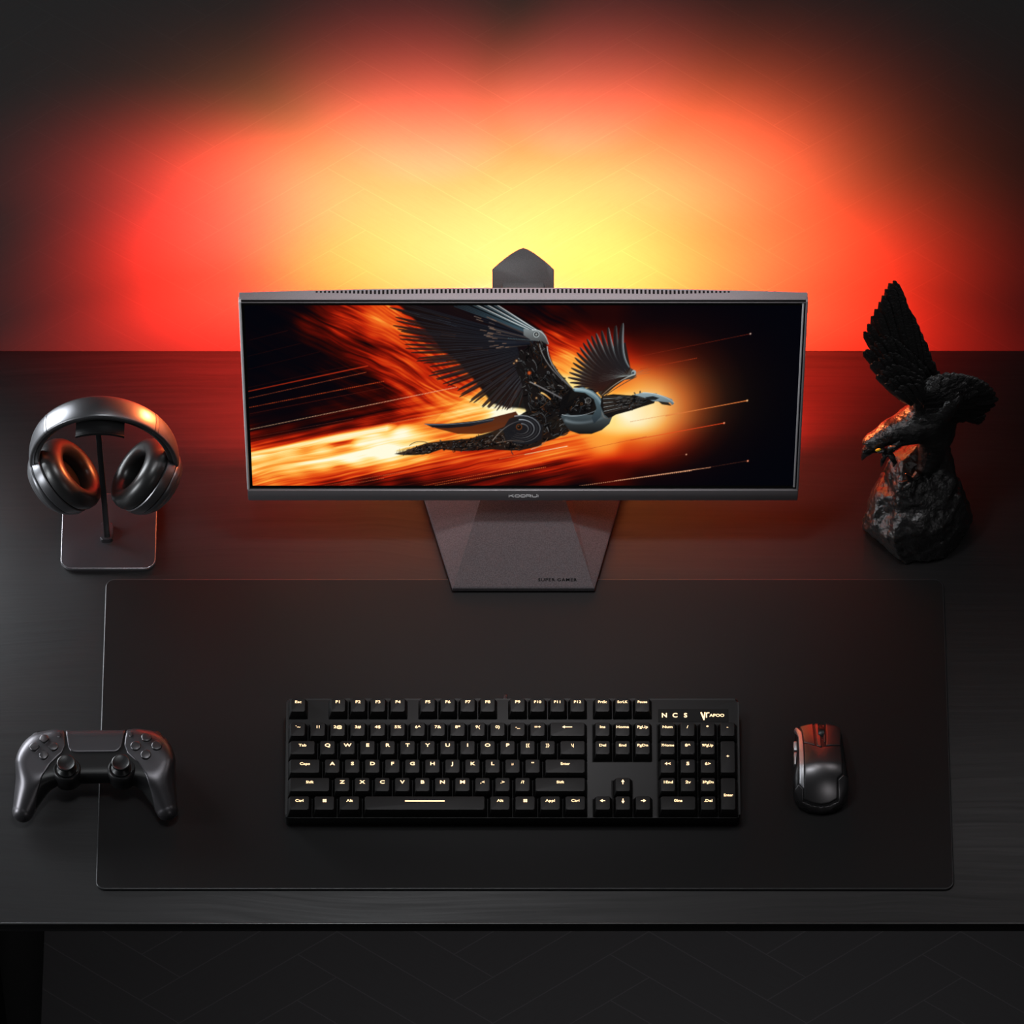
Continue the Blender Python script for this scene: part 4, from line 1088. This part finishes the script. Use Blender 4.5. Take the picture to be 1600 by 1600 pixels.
rowkeys(4, 0, ["`~", '1!', '2@', '3#', '4$', '5%', '6^', '7&', '8*', '9(', '0)', '-_', '=+', ('BACK', 2), .25, 'Ins', 'Home', 'PgUp', .25, 'Num', '/', '*', '-'])
rowkeys(3, 0, [('Tab', 1.5)] + list('QWERTYUIOP') + ['[{', ']}', ('\\|', 1.5), .25, 'Del', 'End', 'PgDn', .25, '7Home', '8^', '9PgUp'])
rowkeys(2, 0, [('Caps', 1.75)] + list('ASDFGHJKL') + [';:', "'\"", ('Enter', 2.25), 3.5, '4<', '5', '6>'])
rowkeys(1, 0, [('Shift', 2.25)] + list('ZXCVBNM') + [',<', '.>', '/?', ('Shift', 2.75), 1.25, 'UP', 1.25, '1End', '2v', '3PgDn'])
rowkeys(0, 0, [('Ctrl', 1.25), ('WIN', 1.25), ('Alt', 1.25), ('SPACE', 6.25), ('Alt', 1.25), ('WIN', 1.25), ('Appl', 1.25), ('Ctrl', 1.25), .25, 'LEFT', 'DOWN', 'RIGHT', .25, ('0Ins', 2), '.Del'])
key(21.5, 2, '+', 1.0, 2.0); key(21.5, 0, 'Enter', 1.0, 2.0)
lb = box('badge_panel', (.1392, .0990, .0176), (.2062, .1125, .0184), M_black, kb, .0002, 1)
MB_ = Matrix.Translation((0, 0, .01845))
for i, ch in enumerate('NCS'):
    text('badge_lettering', ch, .0062, M_glowkey, lb, MB_ @ Matrix.Translation((.1450 + i * .0101, .1058, 0)), sx=1.15, bold=.00015)
ribbons('badge_emblem', [([(.1800, .1092), (.1828, .1016)], .0014), ([(.1826, .1010), (.1838, .1092)], .0012), ([(.1852, .1088), (.1852, .1036)], .0011), ([(.1852, .1074), (.1862, .1086), (.1880, .1086)], .0010)], .001, M_glowkey, lb, MB_, .0001)
text('badge_lettering', 'APOO', .0041, M_glowkey, lb, MB_ @ Matrix.Translation((.1952, .1058, 0)), sx=1.22, bold=.0001)
bm = bmesh.new(); bm_tube(bm, [(-.0068, .1215, .011), (-.0068, .1255, .011), (-.0068, .1290, .0105), (-.0066, .1330, .004)], [.0024, .0024, .0020, .0018], 12)
bmo('cable_stub', bm, M_stand, kb)

# ================================================================== mouse
MS = Vector((.2940, -.2965, .0032))
ms = empty('computer_mouse', MS, 'dark grey gaming mouse on the mat beside the keyboard', 'mouse')
outl = [(-23.0, 42), (-20, 44), (-6, 46.5), (6, 46.5), (16, 44), (20.5, 41), (22.0, 32), (22.8, 15), (24.0, -2), (26.0, -18), (25.6, -29), (21, -39), (12, -44.5), (0, -46), (-12, -44.5), (-21, -39), (-25.6, -29), (-26.0, -18), (-23.6, -2), (-22.0, 15), (-23.2, 32)]
def m_top(X, Y):
    t_ = np.where(Y > -10, 36 - 20 * (np.clip(Y + 10, 0, 99) / 56) ** 1.5, 36 - 27 * (np.clip(-10 - Y, 0, 99) / 36) ** 1.9)
    return t_ - .0105 * X * X
def f_ms(X, Y, Z):
    return smax(smax(s_poly(X, Y, outl), (Z - m_top(X, Y)) * .85, 5), 1.2 - Z, 1)
sdf('body', f_ms, (-30, -50, 0), (30, 50, 42), .9, M_mousedark, ms, mmS)
def panel(name, reg, off, mat, zmin=4, k=.5):
    xs = [p[0] for p in reg]; ys = [p[1] for p in reg]
    return sdf(name, lambda X, Y, Z: smax(smax(f_ms(X, Y, Z) - off, s_poly(X, Y, reg), k), zmin - Z, .6), (min(xs) - 2, min(ys) - 2, 0), (max(xs) + 2, max(ys) + 2, 42), .6, mat, ms, mmS)
panel('palm_shell', [(-15.5, 17), (0, 9), (19.5, 14), (20.5, -18), (15.5, -23), (15.5, -38.0), (8, -41.5), (0, -42.6), (-8, -41.5), (-16, -38.5)], 1.3, M_mouse)
panel('side_trim', [(-24, 41), (-22.0, 43), (-17.2, 34), (-16.2, 17), (-16.3, -31), (-20.5, -27), (-20.3, 10), (-20.5, 28)], 1.9, M_trim, zmin=9)
panel('left_button', [(-20.5, 50), (-16.6, 34), (-15.4, 18), (-5.2, 12.5), (-6.4, 50)], 1.3, M_mouse, zmin=10)
panel('right_button', [(6.4, 50), (5.6, 12.0), (19.4, 15), (20.6, 34), (20.0, 50)], 1.3, M_mouse, zmin=10)
panel('centre_bridge', [(-4.6, 50), (-3.6, 12), (0, 10.5), (1.2, 11), (1.0, 24), (-.6, 36), (-.6, 50)], 1.0, M_mouse, zmin=10)
panel('centre_rib', [(3.0, 42), (3.6, 17), (4.8, 17), (5.2, 42)], 1.6, M_mouse, zmin=10)
panel('tail_rim', [(16.2, -24), (21, -19), (26.5, -20), (26, -30), (20, -40), (10, -45), (0, -46.5), (-10, -45), (-20, -40), (-26, -30), (-21, -27), (-17, -31), (-17, -39.5), (-9, -42.8), (0, -43.8), (9, -42.8), (16.4, -39.3)], .9, M_mouse, zmin=5)
zz = float(m_top(np.array([1.0]), np.array([31.0]))[0])
bm = bmesh.new()
bm_loft(bm, [[(1.5 + s_ * w_, 31 + r_ * math.cos(2 * PI * k / 28), zz - 4.5 + r_ * math.sin(2 * PI * k / 28)) for k in range(28)] for s_, w_, r_ in ((-1, 3.2, 7.2), (-1, 2.6, 8.4), (-1, .6, 8.8), (1, .6, 8.8), (1, 2.6, 8.4), (1, 3.2, 7.2))])
for v in bm.verts: v.co *= .001
bmo('scroll_wheel', bm, M_dark, ms)
bm = bmesh.new(); bm_box(bm, (-1.2, 17.5, zz), (3.0, 22, zz + 4.2), .6, 2)
for v in bm.verts: v.co *= .001
bmo('mode_button', bm, M_mouse, ms)
for y0, y1 in ((-1, 13), (14.5, 25)):
    bm = bmesh.new(); bm_box(bm, (-25.2, y0, 12.5), (-20.6, y1, 18.5), 1.2, 3)
    for v in bm.verts: v.co *= .001
    bmo('thumb_button', bm, M_trim, ms)
flush_fonts()

# ================================================================== light
GLOW = 4 * PI * PI / WALL_ALB
for i, (x, y, z, tx, tz, half, c) in enumerate([
    (0.24, 0.04525, 0.2401, 0.2496, 0.253, 65.55, (0.01362, 0.0014, 0.0005434)),
    (0.01727, 0.045, 0.28, 0.06411, 0.4199, 26.25, (0.02618, 0.002591, 0.002434)),
    (0.1458, 0.045, 0.28, 0.172, 0.327, 50.85, (0.03222, 0.003555, 0.001391)),
    (0.02349, 0.045, 0.2632, 0.02645, 0.2727, 69.68, (0.04189, 0.01042, 0.003097)),
    (-0.06036, 0.045, 0.2657, -0.08464, 0.3796, 33.53, (0.03187, 0.001951, 0.002206)),
    (-0.1552, 0.05088, 0.1351, -0.1116, 0.145, 63.84, (0.02869, 0.007172, 0.0008606)),
    (-0.1465, 0.045, 0.28, -0.1508, 0.2778, 71.29, (0.03405, 0.008496, 0.002735)),
    (-0.22, 0.045, 0.2376, -0.2613, 0.2517, 51.94, (0.03602, 0.0008268, 0.0009645)),
    (-0.22, 0.045, 0.1414, -0.2716, 0.123, 48.71, (0.05847, 0.001256, 0.0005705)),
    (-0.1307, 0.045, 0.1786, -0.2905, -0.005191, 30.87, (0.08161, 0.002676, 0.001591)),
    (-0.03549, 0.045, 0.1248, -0.05683, 0.1404, 49.25, (0.03466, 0.00866, 0.003163)),
    (-0.03214, 0.0702, 0.06, -0.0001167, 0.01176, 56.18, (0.03048, 0.007617, 0.008033)),
    (0.08873, 0.045, 0.1279, 0.1068, 0.1422, 68.06, (0.06287, 0.01569, 0.002931)),
    (0.1844, 0.045, 0.06, 0.285, -0.01525, 41.35, (0.0724, 0.001448, 0.0005863)),
    (0.24, 0.045, 0.105, 0.2814, 0.1124, 53.92, (0.05108, 0.001022, 0.0004817))]):
    l = bpy.data.lights.new('monitor_backlight', 'SPOT'); m = max(c)
    l.energy = m * GLOW; l.color = [v / m for v in c]; l.spot_size = R(2 * half); l.spot_blend = 1.0; l.shadow_soft_size = .004
    o = link(bpy.data.objects.new('monitor_backlight', l)); o.location = (x, y, z)
    o.rotation_euler = (Vector((tx, .1882, tz)) - Vector((x, y, z))).to_track_quat('-Z', 'Y').to_euler()
def area(name, loc, target, size, power, c=(1, 1, 1)):
    l = bpy.data.lights.new(name, 'AREA'); l.shape = 'RECTANGLE'; l.size, l.size_y = size; l.energy = power; l.color = c
    o = link(bpy.data.objects.new(name, l)); o.location = loc
    o.rotation_euler = (Vector(target) - Vector(loc)).to_track_quat('-Z', 'Y').to_euler()
    return o
area('softbox_left', (-1.03, .135, .21), (-.90, -.90, .18), (.72, .30), 10, (.90, .95, 1.0))
area('softbox_left_front', (-1.15, -.40, .30), (-.35, -.30, .05), (.16, .36), 3.2, (.92, .96, 1.0))
area('softbox_high_left', (-.30, -.36, 1.5), (.38, -.03, .10), (.22, .22), 3.6, (.94, .97, 1.0))
area('softbox_overhead', (.10, -.08, 1.7), (.04, -.08, 0), (.4, .3), 1.3, (1.0, .97, .98))
area('softbox_right', (.80, -.05, 1.25), (.30, -.28, .03), (.40, .40), 1.1, (1.0, .96, .97))
area('softbox_front', (.95, -2.4, 1.35), (.15, -.1, .1), (.5, .5), 1.5, (1.0, .97, .98))
area('floor_fill_light', (.15, -.16, -.06), (.15, -.161, -.7), (1.1, .25), 1.0, (1.0, .97, 1.0))  # unseen lamp, added to brighten the floor below the desk
def snoot(name, loc, tgt, half, p):
    l = bpy.data.lights.new(name, 'SPOT'); l.energy = p; l.spot_size = R(2 * half); l.spot_blend = 1.0; l.shadow_soft_size = .08; l.color = (1, .96, .98)
    o = link(bpy.data.objects.new(name, l)); o.location = loc
    o.rotation_euler = (Vector(tgt) - o.location).to_track_quat('-Z', 'Y').to_euler()
for x, tgt, p in ((-.240, (-.42, -.01, .16), 3.0), (.261, (.40, -.01, .20), 2.0)):
    l = bpy.data.lights.new('monitor_edge_light', 'SPOT'); l.energy = p; l.spot_size = R(84); l.spot_blend = 1.0; l.shadow_soft_size = .01; l.color = (1, .20, .055)
    o = link(bpy.data.objects.new('monitor_edge_light', l)); o.location = (x, .060, .20)
    o.rotation_euler = (Vector(tgt) - o.location).to_track_quat('-Z', 'Y').to_euler()
snoot('front_fill_spot', (.9, -2.6, 1.5), (.12, -.05, .07), 5.5, 12)  # unseen spot added to lift the bottom bezel, its lettering and the base
snoot('top_snoot', (.012, -.02, 1.65), (.012, -.015, .38), 14, 45)
w = bpy.data.worlds.new('studio_dark'); scene.world = w; w.use_nodes = True
w.node_tree.nodes['Background'].inputs[0].default_value = (.5, .52, .6, 1); w.node_tree.nodes['Background'].inputs[1].default_value = .006

# ================================================================== camera
cam = bpy.data.cameras.new('camera'); cam.sensor_width = 36; cam.lens = FPX / 1600 * 36; cam.clip_end = 50
co = link(bpy.data.objects.new('camera', cam))
co.location = (0, -DIST * CS, DIST * SN); co.rotation_euler = (PI / 2 - PITCH, 0, 0)
scene.camera = co
vs = scene.view_settings
vs.view_transform = 'Standard'; vs.look = 'None'; vs.exposure = 0; vs.gamma = 1; vs.use_curve_mapping = False
